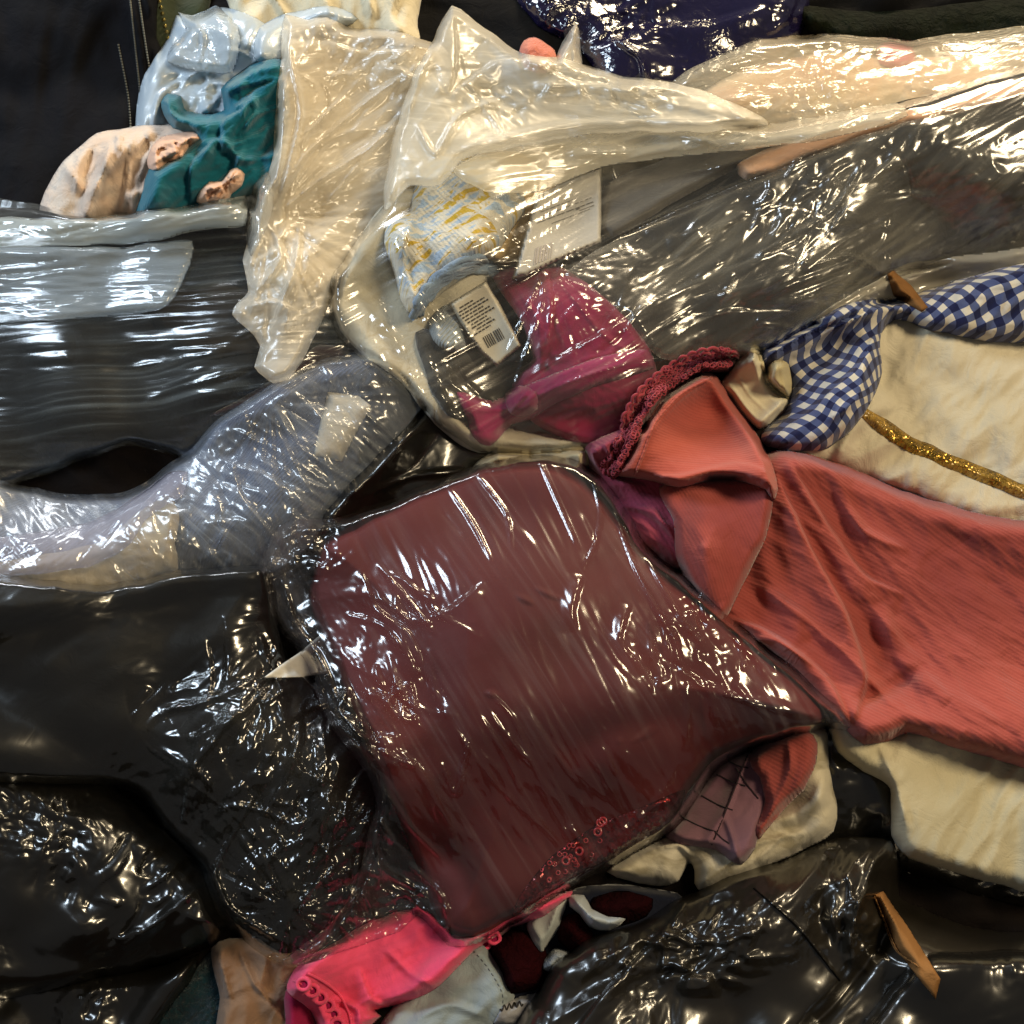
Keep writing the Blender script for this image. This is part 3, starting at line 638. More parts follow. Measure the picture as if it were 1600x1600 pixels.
mg = slab('magenta_garment', [(768, 432), (800, 415), (850, 404), (890, 425), (930, 452), (985, 505), (1015, 545), (1030, 600), (1020, 650), (960, 690), (900, 692), (850, 672), (810, 640), (800, 600), (832, 560), (812, 500)], M_mag, thick=.012, edge=12, sp=3, jit=.6,
          folds=[([(850, 405), (862, 480), (850, 560)], 9, 6, 'e'), ([(800, 440), (840, 500), (845, 590)], 8, 3, 's'), ([(870, 430), (940, 520), (1000, 560)], 7, 3, 's')]+creases(301, 26, (900, 600, 110, 70), 18, 12, 130, 6, 2.2),
          wr=[('r', 2, 40, -60, 2, 76)])
slab('sash', [(712, 612), (740, 618), (770, 626), (800, 612), (850, 590), (930, 560), (1010, 545), (1022, 575), (940, 600), (870, 630), (830, 655), (800, 664), (765, 698), (738, 682), (728, 650)], fabric('magenta_sash', '#98245a', '#861c4a'), mg, thick=.006, edge=6, sp=3, jit=.3,
     folds=[([(735, 640), (790, 640), (850, 610)], 5, 3, 's'), ([(795, 645), (800, 620), (830, 600)], 4, -3, 's'), ([(800, 640), (880, 600), (1000, 560)], 6, 3, 's'), ([(745, 675), (775, 650)], 5, 2.5, 's')])
slab('sash_knot', [(788, 615), (812, 602), (838, 612), (840, 640), (818, 652), (796, 646)], fabric('magenta_knot', '#942058', '#821a46'), mg, thick=.006, edge=7, sp=2.5, jit=.3, folds=[([(800, 640), (826, 610)], 4, 2.5, 's')])
tag(mg, 'magenta garment with a tied sash in the middle of the big clear bag', 'garment')
# white paper tag with faded print
pt = slab('paper_tag', [(838, 305), (886, 283), (940, 263), (940, 322), (940, 380), (880, 405), (822, 432), (800, 436), (818, 370)], M_paper, thick=.0012, edge=2, soft=12, sp=4, smooth=False, jit=0, lip=4)
tag(pt, 'large white paper tag with faded grey print lying in the big clear bag', 'paper tag')
def bars(m, x0, y0, ux, uy, vx, vy, lst, up=.0007):
    """little printed bars: list of (u0, u1, v0, v1) in px along the label's own axes"""
    for (a, b, c, d) in lst:
        n = max(2, int((b-a)/4)+1); k = np.linspace(a, b, n)
        P = surf(x0+ux*k+vx*c, y0+uy*k+vy*c, up); Q = surf(x0+ux*k+vx*d, y0+uy*k+vy*d, up)
        V = np.concatenate([P, Q]); i = np.arange(n-1); m.add(V, np.stack([i, i+1, i+1+n, i+n], 1))
rng = random.Random(4)
m = MB(); L = []
ux, uy = .935, -.355; vx, vy = -.12, .99
for r, (a, b) in enumerate([(-2, 60), (4, 84), (-6, 90)]):
    x = a
    while x < b:
        l = rng.uniform(4, 16); L.append((x, min(x+l, b), 12+r*8, 13.3+r*8)); x += l+2
L += [(20, 84, 38, 39.2), (66, 90, 34, 35.5), (70, 90, 106, 108.5), (60, 66, 29, 32)]
bars(m, 848, 318, ux, uy, vx, vy, L); m.build('print', M_inkf, pt, smooth=False)
m = MB(); L = []; x = 10
while x < 40: wd = rng.choice([1.2, 2, 3.2]); L.append((x, x+wd, 74, 100)); x += wd+rng.choice([1.2, 2.2])
bars(m, 836, 318, ux, uy, vx, vy, L); m.build('barcode', fabric('pale_ink', '#a9a29e', '#a9a29e', sheen=0), pt, smooth=False)
cl = slab('care_label', [(701, 474), (760, 438), (790, 490), (817, 541), (776, 574), (750, 552), (728, 520)], fabric('satin_label', '#c4bfae', '#bbb5a2', fold=.0003, wb=.05, sheen=0, rough=.6), hat, thick=.0012, edge=2, soft=8, sp=3, smooth=False, jit=0, lip=4)
m = MB(); L = []
for r in range(10):
    a, b = [(10, 34), (6, 52), (4, 56), (6, 44), (8, 54), (10, 58), (14, 42), (12, 46), (18, 50), (8, 40)][r]; x = a
    while x < b:
        l = rng.uniform(3, 10); L.append((x, min(x+l, b), 13+r*5.3, 15.6+r*5.3)); x += l+1.6
bars(m, 703, 474, .86, -.51, .47, .88, L, .0006); m.build('print', M_ink, cl, smooth=False)
m = MB(); L = []; x = 20
while x < 50: wd = rng.choice([1.2, 1.6, 2.8]); L.append((x, x+wd, 72, 91)); x += wd+rng.choice([1.8, 3.0])
bars(m, 703, 474, .86, -.51, .47, .88, L, .0006); m.build('barcode', M_ink, cl, smooth=False)
# the bag itself
bb = empty('big_clear_bag', 900, 450, 'big clear bag stretched around a knitted hat, magenta garment and charcoal trousers', 'plastic bag')
slab('bag_film', [(690, 120), (760, 150), (900, 150), (1100, 180), (1200, 200), (1330, 185), (1410, 160), (RM, 95), (RM, 400), (1440, 420), (1390, 445), (1300, 495), (1200, 550), (1080, 575), (1040, 620), (1020, 665), (930, 702), (820, 712), (740, 702), (690, 670), (640, 612), (570, 565), (525, 520), (512, 470), (520, 430), (560, 370), (600, 320), (612, 260), (640, 190)],
     F_milkc, bb, thick=.006, edge=16, soft=12, sp=3, bot=pre_b, prof=.4,
     folds=[([(852, 412), (790, 450), (720, 495)], 3, 4, 's'), ([(852, 412), (820, 490), (790, 560)], 3.5, 4, 's'), ([(852, 412), (845, 480), (805, 600)], 3, 3, 's'), ([(940, 262), (1100, 215), (1300, 195)], 5, 4, 's'), ([(940, 380), (1150, 290), (1400, 185)], 5, 6, 's'), ([(1000, 290), (1200, 240), (1400, 165)], 5, 5, 's'),
            ([(870, 560), (960, 510), (1040, 460), (1250, 380)], 9, 6, 'e'), ([(1080, 470), (1240, 420), (1340, 300), (1400, 240)], 8, 9, 'e'), ([(1180, 400), (1300, 330), (1350, 250)], 6, 6, 's'), ([(880, 600), (960, 575), (1050, 560)], 5, 4, 's'), ([(1260, 420), (1330, 400), (1400, 440)], 8, 8, 's')]+creases(302, 16, (1230, 400, 200, 120), 35, 22, 90, 6, 2.6)+creases(303, 20, (950, 500, 110, 80), 35, 14, 80, 5, 2)+creases(304, 30, (620, 520, 90, 110), -55, 12, 90, 5, 1.6),
     wr=[('r', 1.2, 18, 28, 26, 77), ('c', 4.0, 40, 35, 2.4, 78, (1290, 330, 200, 130)), ('c', 2.0, 13, 40, 1.6, 79, (1280, 330, 200, 110)), ('c', 1.2, 9, 35, 1.6, 80, (960, 500, 160, 90)), ('fan', 1.6, 852, 412, 7, 81, 20, 110)])
slab('film_layer', [(880, 430), (960, 375), (1100, 310), (1250, 250), (1400, 195), (RM, 130), (RM, 390), (1440, 418), (1385, 442), (1300, 490), (1200, 545), (1100, 560), (1030, 560), (980, 500), (930, 455)], film('grey_layer_film', .06, (.56, .53, .43, 1), haze=.004, depth=.004, scale=60, st=2.5, ang=35, rough=.2, mvar=.9, mscale=13, stress_veil=.15), bb, thick=.003, edge=8, soft=5, sp=3,
     folds=creases(328, 26, (1240, 370, 220, 110), 38, 25, 70, 6, 2.4)+creases(329, 14, (1100, 480, 150, 50), 25, 12, 160, 7, 3), wr=[('c', 2.5, 50, 35, 2.4, 85)])
slab('hazy_fold', [(705, 262), (800, 225), (1000, 200), (1200, 194), (1400, 160), (1420, 182), (1300, 215), (1180, 232), (1050, 246), (940, 262), (840, 300), (760, 300)], film('hazy_fold_film', .34, (.78, .72, .56, 1), haze=.12, scale=45, st=5, ang=15, depth=.003, rough=.2, mvar=.6), bb, thick=.004, edge=8, soft=6, sp=3,
     folds=creases(305, 40, (1000, 235, 280, 30), 10, 10, 120, 6, 2.5), wr=[('r', 2.5, 20, 14, 6, 84)])
# milky mouth of the same bag
slab('bag_mouth', [(705, 8), (735, 26), (780, 60), (815, 84), (870, 90), (920, 102), (975, 118), (1060, 130), (1120, 150), (1190, 182), (1200, 196), (1100, 206), (1000, 206), (900, 212), (800, 232), (720, 250), (690, 290), (640, 290), (600, 330), (605, 260), (622, 190), (650, 110), (678, 60)],
     film('mouth_film', .40, (.82, .77, .64, 1), haze=.10, scale=40, st=3, ang=-12, depth=.003, rough=.3, mvar=.5, mscale=14, spec=.75, stress_veil=.3), bb, thick=.006, edge=10, soft=10, sp=3,
     folds=[([(706, 12), (712, 90), (700, 150)], 9, 8, 'e'), ([(705, 14), (650, 130), (612, 240)], 8, 6, 's'), ([(700, 150), (780, 95), (830, 88)], 9, 7, 'e'), ([(820, 88), (900, 130), (1060, 140)], 10, 6, 'e'), ([(650, 190), (680, 240), (720, 180), (800, 150)], 9, 6, 's'), ([(720, 230), (900, 190), (1150, 190)], 10, 8, 'e')]+creases(324, 60, (820, 130, 180, 60), -20, 30, 60, 5, 2)+creases(325, 24, (1000, 150, 160, 25), -12, 10, 90, 5, 2),
     wr=[('c', 4, 44, -15, 2, 82), ('c', 1.6, 14, -20, 2, 83, (850, 110, 200, 60))])

# ================================================================== RIGHT SIDE: CREAM GARMENT, GINGHAM, CUFF
o = slab('cream_dress', [(1195, 715), (1240, 690), (1290, 600), (1340, 520), (1400, 470), (RM, 430), (RM, 860), (1410, 770), (1300, 735)], fabric('cream_muslin', '#d2cab4', '#c4baa0', fold=.002), thick=.025, edge=50,
         folds=[([(1300, 730), (1340, 660), (1400, 620)], 12, 5, 'g'), ([(1380, 500), (1370, 600), (1400, 640)], 14, 6, 'e')], wr=[('r', 5, 70, 35, 2.6, 91), ('r', 1.5, 22, 60, 3, 90)])
tag(o, 'cream muslin dress under the navy gingham cloth at the right edge', 'dress')
slab('glitter_band', [(1345, 648), (1352, 636), (1385, 655), (1440, 690), (RM, 800), (RM, 825), (1420, 705), (1370, 675)], M_gold, o, thick=.002, edge=4, sp=3)
o = slab('hazy_bag_corner', [(1270, 500), (1330, 460), (1400, 425), (1500, 400), (RM, 380), (RM, 480), (1420, 470), (1340, 490), (1290, 510)], film('foggy_film', .4, (.66, .62, .52, 1), haze=.15, scale=50, depth=.004), thick=.006, edge=10, sp=3)
tag(o, 'hazy film corner above the navy gingham cloth', 'plastic film')
def gingham(t, base):
    v = t.coord(0); s = t.n('SeparateXYZ', {0: v})
    f = []
    for k in (0, 1):
        a = t.math('FRACT', t.math('MULTIPLY', s.outputs[k], 1/.0105)); f.append(t.ramp(a, [(0, g3(0)), (.5, g3(1))], 'CONSTANT'))
    add = t.math('ADD', f[0], f[1]); add = t.math('MULTIPLY', add, .5)
    return t.ramp(add, [(0, lin('#141c46')), (.3, lin('#4a5680')), (.7, lin('#cdc9bd'))], 'CONSTANT')
def guv(X, Y, uv):
    a = np.radians(38+10*np.sin((X-1200)/90.)); c, s = math.cos(math.radians(38)), math.sin(math.radians(38))
    u = uv[:, 0]*c+uv[:, 1]*s; v = -uv[:, 0]*s+uv[:, 1]*c
    v = v+.006*np.sin((X-1180)/60.)+.004*gn(X/60, Y/60, 5); u = u+.007*np.sin((Y-480)/70.)
    return np.stack([u, v], 1)
o = slab('gingham_cloth', [(1172, 575), (1195, 545), (1240, 520), (1290, 492), (1330, 474), (1378, 468), (1420, 462), (1540, 425), (RM, 400), (RM, 520), (1560, 535), (1440, 512), (1400, 500), (1376, 520), (1378, 580), (1360, 630), (1330, 672), (1295, 700), (1250, 706), (1212, 702), (1189, 690), (1196, 668), (1225, 640), (1225, 590)], fabric('navy_gingham', '#ccc8bc', pat=gingham, fold=.001), thick=.02, edge=32, sp=3, uvf=guv,
         folds=[([(1205, 690), (1280, 630), (1350, 560), (1378, 490)], 10, 6, 'e'), ([(1240, 560), (1310, 510), (1385, 478)], 9, 6, 's'), ([(1290, 660), (1340, 620), (1350, 560)], 9, 5, 's'), ([(1200, 560), (1270, 520), (1370, 478)], 6, -6, 's'), ([(1195, 688), (1240, 640), (1250, 600)], 8, 5, 'e')],
         wr=[('r', 2.2, 26, 45, 2.5, 92)])
tag(o, 'navy and white gingham cloth gathered beside the cream rolled cuff', 'cloth')
cf = slab('cream_cuff', [(1124, 602), (1138, 582), (1156, 560), (1176, 545), (1188, 552), (1194, 578), (1202, 600), (1216, 616), (1233, 622), (1227, 642), (1210, 656), (1188, 672), (1165, 652), (1140, 622)], fabric('cream_cotton', '#e0d8bc', '#d6ccae', fold=.0012), thick=.014, edge=12, sp=2.5,
          folds=[([(1134, 590), (1160, 630), (1190, 664)], 5, 2, 's'), ([(1146, 575), (1172, 618), (1204, 648)], 4, 1.5, 's')])
slab('cuff_inside', [(1193, 590), (1200, 572), (1213, 562), (1224, 563), (1233, 570), (1237, 600), (1233, 622), (1218, 618), (1203, 605)], fabric('cream_inside_shade', '#c9bd96', '#b5a67c', fold=.0008), cf, thick=.010, edge=8, sp=2.5, folds=[([(1214, 566), (1214, 590), (1224, 615)], 5, 4, 'e')])  # inside of the cuff, the darker cream carries the shade of its opening
m = MB(); q = curve([(1174, 547), (1186, 553), (1193, 578), (1201, 600), (1215, 615), (1233, 621)], 40); m.tube(surf(q[:, 0], q[:, 1], .0002), .0017, 7); m.build('hem', fabric('cream_hem', '#dacfa8', '#cfc49c'), cf)
tag(cf, 'rolled cream cotton cuff between the crochet lace and the gingham cloth', 'cuff')

# ================================================================== LOWER RIGHT CLOTHS
o = slab('black_plastic_bag', [(1240, 1100), (1300, 1090), (RM, 1100), (RM, 1420), (1400, 1360), (1320, 1330), (1250, 1320)], P_blk, thick=.01, edge=40, sp=4, wr=[('c', 4, 50, 30, 1.5, 93)])
tag(o, 'black bag in shadow below the coral garment at the right edge', 'plastic bag')
def tie(t, base):
    v = t.coord(25, (1, 1)); return t.mix(t.ramp(t.noise(v, 34, 3, .5, 1.5), [(.42, g3(0)), (.6, g3(.75))]), base, lin('#8f8468'))
o = slab('cream_blouse', [(948, 1362), (970, 1345), (1030, 1312), (1090, 1285), (1150, 1230), (1200, 1160), (1255, 1125), (1290, 1140), (1296, 1200), (1308, 1262), (1302, 1300), (1262, 1325), (1180, 1362), (1092, 1392), (1085, 1362), (1076, 1345), (1062, 1375), (1030, 1384), (985, 1378)], fabric('cream_dyed_cloth', '#dcd4be', '#cfc5aa', pat=tie, fold=.0015), thick=.022, edge=30, sp=3,
         folds=[([(1085, 1345), (1060, 1320), (1000, 1335)], 8, 7, 's'), ([(1100, 1380), (1180, 1320), (1260, 1300)], 10, 5, 's'), ([(1150, 1340), (1190, 1290), (1240, 1270)], 8, 5, 'e'), ([(1200, 1290), (1270, 1260), (1300, 1200)], 12, 7, 'g'), ([(1180, 1345), (1230, 1300)], 6, 4, 's')],
         wr=[('n', 2.5, 30, 40, 2, 94)])
tag(o, 'cream tie-dyed blouse bunched under the mauve cloth at the lower right', 'blouse')
o = slab('white_sleeve', [(1290, 1120), (1330, 1130), (1380, 1135), (RM, 1120), (RM, 1400), (1420, 1340), (1392, 1305), (1390, 1230), (1350, 1205), (1310, 1175)], fabric('offwhite_cloth', '#d0c8ac', '#bfb594', fold=.002), thick=.02, edge=25, folds=[([(1370, 1150), (1400, 1230), (1420, 1300)], 12, 6, 's')], wr=[('r', 5, 60, 60, 2.6, 95)])
tag(o, 'off-white sleeve under the lower edge of the coral garment at the right edge', 'sleeve')
mv = slab('mauve_cloth', [(1040, 1306), (1060, 1275), (1090, 1235), (1120, 1195), (1170, 1175), (1200, 1200), (1208, 1240), (1190, 1290), (1178, 1325), (1158, 1352), (1140, 1345), (1118, 1328), (1080, 1322)], M_mauve, thick=.012, edge=14, sp=3,
          folds=[([(1170, 1180), (1140, 1260), (1100, 1325)], 5, 5, 'e'), ([(1130, 1270), (1145, 1310), (1155, 1350)], 8, 4, 's')], wr=[('n', 1.8, 26, 50, 2, 96)])
tag(mv, 'mauve cloth with dark stitched lines below the right of the burgundy package', 'cloth')
m = MB()
for a, b in [((1066, 1277), (1120, 1300)), ((1096, 1243), (1145, 1266)), ((1120, 1210), (1165, 1228)), ((1140, 1190), (1170, 1200)), ((1150, 1200), (1185, 1248)), ((1118, 1300), (1140, 1318)), ((1168, 1180), (1112, 1320))]:
    q = curve([a, ((a[0]+b[0])/2, (a[1]+b[1])/2+2), b], 16); m.tube(surf(q[:, 0], q[:, 1], .0002), .0006, 5)
m.build('stitch_lines', fabric('dark_thread', '#2c1c24', '#2c1c24'), mv)

# ================================================================== CORAL GARMENT
rg = empty('coral_garment', 1200, 900, 'coral rust ribbed garment with a crochet lace edge spread over the right side', 'garment')
slab('tail', [(1170, 1180), (1215, 1150), (1262, 1140), (1276, 1160), (1275, 1192), (1255, 1235), (1220, 1270), (1186, 1312), (1180, 1290), (1196, 1250), (1186, 1215)], M_rust, rg, thick=.012, edge=16, sp=3, folds=[([(1230, 1150), (1235, 1200), (1200, 1280)], 10, 4, 's')])
slab('underside', [(912, 702), (940, 684), (1000, 665), (1080, 700), (1120, 780), (1100, 880), (1060, 892), (1000, 850), (960, 800), (930, 755)], M_coral_shade, rg, thick=.022, edge=30, sp=3, soft=6,
     folds=[([(920, 700), (950, 745), (1010, 760)], 9, 7, 'e'), ([(945, 690), (960, 720), (1000, 730)], 7, 6, 's'), ([(960, 790), (1020, 800), (1060, 850)], 10, 5, 's')], wr=[('r', 3.5, 30, -40, 2, 101)])
slab('skirt', [(1180, 715), (1215, 703), (1275, 712), (1340, 735), (1410, 765), (1520, 800), (RM, 860), (RM, 1200), (1500, 1170), (1420, 1145), (1390, 1158), (1350, 1162), (1320, 1140), (1270, 1090), (1225, 1045), (1165, 1000), (1110, 965), (1080, 900), (1090, 820)], M_rust, rg, thick=.032, edge=34, sp=3, soft=8,
     folds=[([(1210, 740), (1260, 850), (1320, 960), (1350, 1060), (1330, 1130)], 15, 16, 'e'), ([(1230, 720), (1290, 820), (1350, 900), (1410, 930)], 14, 12, 'e'), ([(1120, 960), (1200, 990), (1290, 1060), (1330, 1140)], 14, 13, 'e'), ([(1160, 1000), (1210, 1000), (1270, 1040)], 10, 7, 's'),
            ([(1160, 900), (1250, 960), (1350, 1050), (1400, 1110)], 14, 6, 's'), ([(1180, 800), (1200, 900), (1260, 1000)], 16, 7, 'g'), ([(1300, 760), (1350, 830), (1420, 860)], 14, 6, 's'), ([(1330, 1100), (1380, 1080), (1450, 1040)], 12, -7, 'g'), ([(1380, 940), (1400, 1020), (1480, 1100)], 16, 8, 'g')],
     wr=[('r', 5.5, 80, -52, 3, 102), ('n', 1.4, 18, -35, 3, 103)])
slab('front_flap', [(1030, 762), (1080, 745), (1140, 742), (1195, 745), (1208, 765), (1206, 800), (1196, 842), (1165, 905), (1132, 968), (1108, 950), (1075, 918), (1056, 870), (1052, 815)], M_rust2, rg, thick=.012, edge=9, sp=3, soft=7, jit=.5,
     folds=[([(1208, 770), (1190, 850), (1135, 960)], 8, 4, 's'), ([(1090, 760), (1100, 850), (1125, 940)], 22, 4, 'g')], wr=[('n', 1.5, 40, -60, 2, 104)])
slab('collar', [(958, 742), (975, 718), (992, 690), (1008, 655), (1030, 625), (1060, 600), (1095, 580), (1122, 588), (1140, 620), (1165, 652), (1190, 690), (1208, 730), (1215, 765), (1208, 785), (1196, 765), (1160, 752), (1110, 750), (1060, 762), (1020, 752), (990, 748)], M_rust3, rg, thick=.022, edge=16, sp=3, soft=8, jit=.5,
     folds=[([(975, 740), (1060, 745), (1150, 725), (1195, 738), (1210, 775)], 12, 7, 'e'), ([(1110, 590), (1170, 680), (1200, 740)], 18, 6, 'g'), ([(1005, 690), (1060, 625), (1110, 590)], 5, 3, 's')], wr=[('n', 1.5, 36, 5, 2.5, 105)])
slab('lace_tape', [(948, 740), (962, 712), (978, 690), (984, 660), (1002, 640), (1010, 612), (1040, 596), (1070, 572), (1110, 558), (1150, 562), (1140, 582), (1100, 584), (1062, 604), (1032, 630), (1010, 660), (994, 696), (976, 724), (962, 748)], fabric('lace_ground', '#6e2230', '#521824', fold=.004, fs=300), rg, thick=.008, edge=8, sp=3, soft=4, wr=[('c', 3, 14, 0, 1, 106)])
m = MB(); q = curve([(958, 742), (978, 712), (992, 680), (1000, 650), (1022, 622), (1050, 598), (1085, 578), (1140, 566)], 70); rng = random.Random(8)
tg = np.gradient(q, axis=0); tg /= np.linalg.norm(tg, axis=1)[:, None]; nm = np.stack([tg[:, 1], -tg[:, 0]], 1)     # towards upper left
for i in range(70):
    for row in range(6):
        off = -3+row*4.6+3.5*math.sin(i*.6)*(row/5.)
        x, y = q[i]+nm[i]*off+np.array([rng.uniform(-1.5, 1.5), rng.uniform(-1.5, 1.5)])
        m.ring(x, y, rng.uniform(2.4, 3.6), .00055, .0014+.0022*row/5*(1+math.sin(i*.85)), rng.uniform(-.7, .7), rng.uniform(0, 3), rng.uniform(.6, 1))
m.build('crochet_loops', M_lace, rg)
m = MB(); A = []; n = 240
qq = curve([(952, 744), (966, 712), (980, 684), (984, 652), (1004, 618), (1034, 590), (1072, 566), (1110, 554), (1152, 562)], n); tg = np.gradient(qq, axis=0); tg /= np.linalg.norm(tg, axis=1)[:, None]; nm = np.stack([tg[:, 1], -tg[:, 0]], 1)
P = qq+nm*(4.5*np.abs(np.sin(np.arange(n)*.26)))[:, None]
up = .004+.004*np.sin(np.arange(n)*.13+1)*np.sin(np.arange(n)*.07)
m.tube(surf(P[:, 0], P[:, 1], up), .0013, 6); P = qq+nm*(7+4*np.abs(np.sin(np.arange(n)*.26+.7)))[:, None]; m.tube(surf(P[:, 0], P[:, 1], up*.5+.003), .0012, 6)
m.build('scalloped_edge', M_lace, rg)
m = MB(); q = curve([(992, 742), (1006, 706), (1024, 660), (1064, 616), (1112, 590)], 90); m.tube(surf(q[:, 0], q[:, 1], .0006+.0004*np.sin(np.arange(90)*1.6)), .0011, 5); m.build('seam', M_rust3, rg)
# cream cloth in front of the big bag
o = slab('cream_pocket', [(722, 752), (748, 722), (775, 703), (830, 706), (900, 700), (918, 703), (916, 740), (860, 745), (790, 750)], fabric('cream_sateen', '#b5a98a', '#a59a7c'), thick=.012, edge=16, sp=3, wr=[('r', 3, 30, 5, 3, 107)])
tag(o, 'small piece of cream cloth between the big clear bag and the burgundy package', 'cloth')

# ================================================================== LOWER LEFT
o = slab('dark_teal_lace', [(215, 1620), (240, 1572), (290, 1530), (330, 1485), (352, 1500), (356, 1700), (200, 1700)], M_tlace, thick=.012, edge=20, sp=3, wr=[('c', 5, 18, 50, 1, 111), ('c', 3, 9, 0, 1, 112)])
tag(o, 'dark teal lace at the bottom left between a black bag and beige chiffon', 'lace')
o = slab('beige_chiffon', [(328, 1482), (360, 1465), (420, 1470), (480, 1490), (520, 1520), (480, 1560), (455, 1700), (340, 1700), (342, 1560)], M_beige, thick=.018, edge=26, sp=3,
         folds=[([(372, 1480), (400, 1540), (440, 1570)], 8, 5, 's'), ([(345, 1500), (360, 1560)], 6, 4, 's'), ([(380, 1510), (385, 1600), (380, 1680)], 14, 6, 'g'), ([(420, 1490), (410, 1550), (450, 1600)], 7, 5, 'e')], wr=[('r', 2.5, 30, 60, 2, 113)])
tag(o, 'beige chiffon garment at the bottom edge left of the hot pink one', 'garment')
o = slab('black_plastic_bag', [(LM, 1530), (160, 1520), (240, 1510), (310, 1492), (300, 1530), (262, 1580), (225, 1640), (200, 1700), (LM, 1700)], P_blk, thick=.02, edge=40, sp=4, wr=[('c', 5, 40, 50, 2, 114), ('c', 2, 14, 50, 2, 115, (250, 1540, 60, 60))])
tag(o, 'lowest black bag in the bottom left corner', 'plastic bag')
o = slab('black_plastic_bag', [(LM, 1130), (120, 1190), (200, 1245), (260, 1298), (318, 1355), (345, 1400), (356, 1445), (330, 1478), (250, 1508), (160, 1528), (LM, 1550)], P_blk, thick=.05, edge=90, sp=3,
         folds=[([(190, 1480), (260, 1430), (320, 1375)], 16, 7, 's'), ([(200, 1290), (240, 1330), (300, 1370)], 16, 5, 'g'), ([(310, 1385), (320, 1420), (350, 1460)], 9, 6, 'e')]+creases(330, 26, (200, 1390, 150, 90), 30, 30, 90, 9, 3), wr=[('c', 4, 50, 30, 1.5, 116), ('c', 2.4, 14, 70, 1.5, 117, (250, 1370, 60, 70))])
tag(o, 'black bag at the left edge below the black package', 'plastic bag')
# black package
pre_k = H.copy()
o = slab('black_garment', [(LM, 925), (150, 922), (250, 902), (330, 890), (412, 888), (424, 930), (436, 990), (455, 1050), (500, 1075), (530, 1130), (575, 1180), (595, 1250), (575, 1330), (540, 1390), (500, 1455), (450, 1488), (395, 1462), (350, 1420), (318, 1350), (262, 1290), (200, 1222), (LM, 1180)], fabric('black_satin', '#15130e', '#0e0d0b', rough=.55, sheen=.1), thick=.06, edge=120, sp=4,
         folds=[([(200, 1100), (300, 1080), (420, 1050)], 40, -14, 'g'), ([(420, 1060), (330, 1160), (290, 1260)], 26, 8, 'g'), ([(500, 1100), (520, 1250), (480, 1400)], 40, 6, 'g')], wr=[('n', 5, 80, 40, 2, 121)])
tag(o, 'black satin garment folded inside the glossy clear package at the left', 'garment')
o = slab('packing_card', [(468, 1392), (498, 1376), (520, 1402), (490, 1424)], fabric('black_card', '#1b1c1a', '#151513', rough=.5, sheen=0), thick=.004, edge=4, sp=3, smooth=False, jit=0)
tag(o, 'small square black card under the film at the bottom of the black package', 'card')
kp = empty('clear_package', 330, 1200, 'glossy clear plastic package around a black satin garment at the left', 'plastic package')
slab('package_film', [(LM, 912), (150, 914), (220, 905), (300, 888), (385, 884), (416, 884), (430, 940), (445, 1010), (480, 1050), (512, 1075), (540, 1130), (590, 1180), (606, 1250), (590, 1330), (560, 1400), (520, 1465), (470, 1505), (420, 1498), (370, 1460), (335, 1420), (312, 1352), (262, 1300), (196, 1232), (LM, 1195)],
     film('package_film_black', .0, haze=.006, tint=(.9, .9, .88, 1), scale=26, st=3.2, ang=55, depth=.003, rough=.17, spec=1.1, mvar=1, stress_veil=0), kp, thick=.005, edge=16, soft=9, sp=3, bot=pre_k, prof=.4,
     folds=[([(200, 1128), (235, 1170), (285, 1205), (300, 1225), (360, 1270), (420, 1330), (480, 1390)], 3, 3, 's'), ([(415, 1060), (340, 1150), (285, 1230)], 7, 6, 'e'), ([(430, 1060), (350, 1140), (300, 1200)], 6, 4, 's'), ([(300, 1210), (285, 1290)], 5, 4, 's'),
            ([(470, 1140), (450, 1210), (420, 1260)], 6, 5, 's'), ([(475, 1130), (470, 1200), (540, 1230)], 6, 5, 'e'), ([(330, 1350), (360, 1420), (440, 1470)], 8, 6, 's'), ([(520, 1290), (500, 1370), (450, 1430)], 7, 6, 's'), ([(245, 1110), (310, 1100), (400, 1060)], 10, 6, 's'), ([(400, 1240), (350, 1330), (325, 1390)], 6, 6, 's')]+creases(308, 80, (430, 1230, 150, 190), 58, 22, 95, 7, 3.6)+creases(309, 30, (500, 1330, 60, 120), 60, 30, 50, 6, 3.5)+creases(310, 14, (260, 1110, 70, 50), 35, 20, 60, 7, 3),
     wr=[('c', 6.0, 46, 58, 2.4, 122, (390, 1260, 260, 230)), ('c', 2.4, 15, 60, 2.2, 123, (420, 1270, 200, 230)), ('fan', 5, 455, 1420, 6, 124, 30, 120), ('c', 1.4, 60, 20, 3, 125)])
o = slab('white_card', [(410, 1060), (440, 1038), (470, 1018), (500, 992), (530, 985), (540, 1020), (536, 1044), (510, 1052), (470, 1058)], fabric('bright_card', '#d8d5cc', '#d0cdc4', weave=400, wb=.05, fold=.0003, sheen=0, rough=.7), thick=.0016, edge=2, sp=3, smooth=False, jit=0, soft=3, plane=True)
m = MB(); q = np.array([(494+(2+6.5*t/9)*math.cos(t), 1024+(2+6.5*t/9)*math.sin(t)) for t in np.linspace(0, 9, 50)]); m.tube(surf(q[:, 0], q[:, 1], .0006), .0006, 5); m.build('curled_mark', M_ink, o)
tag(o, 'white card corner sticking out between the black and burgundy packages', 'card')

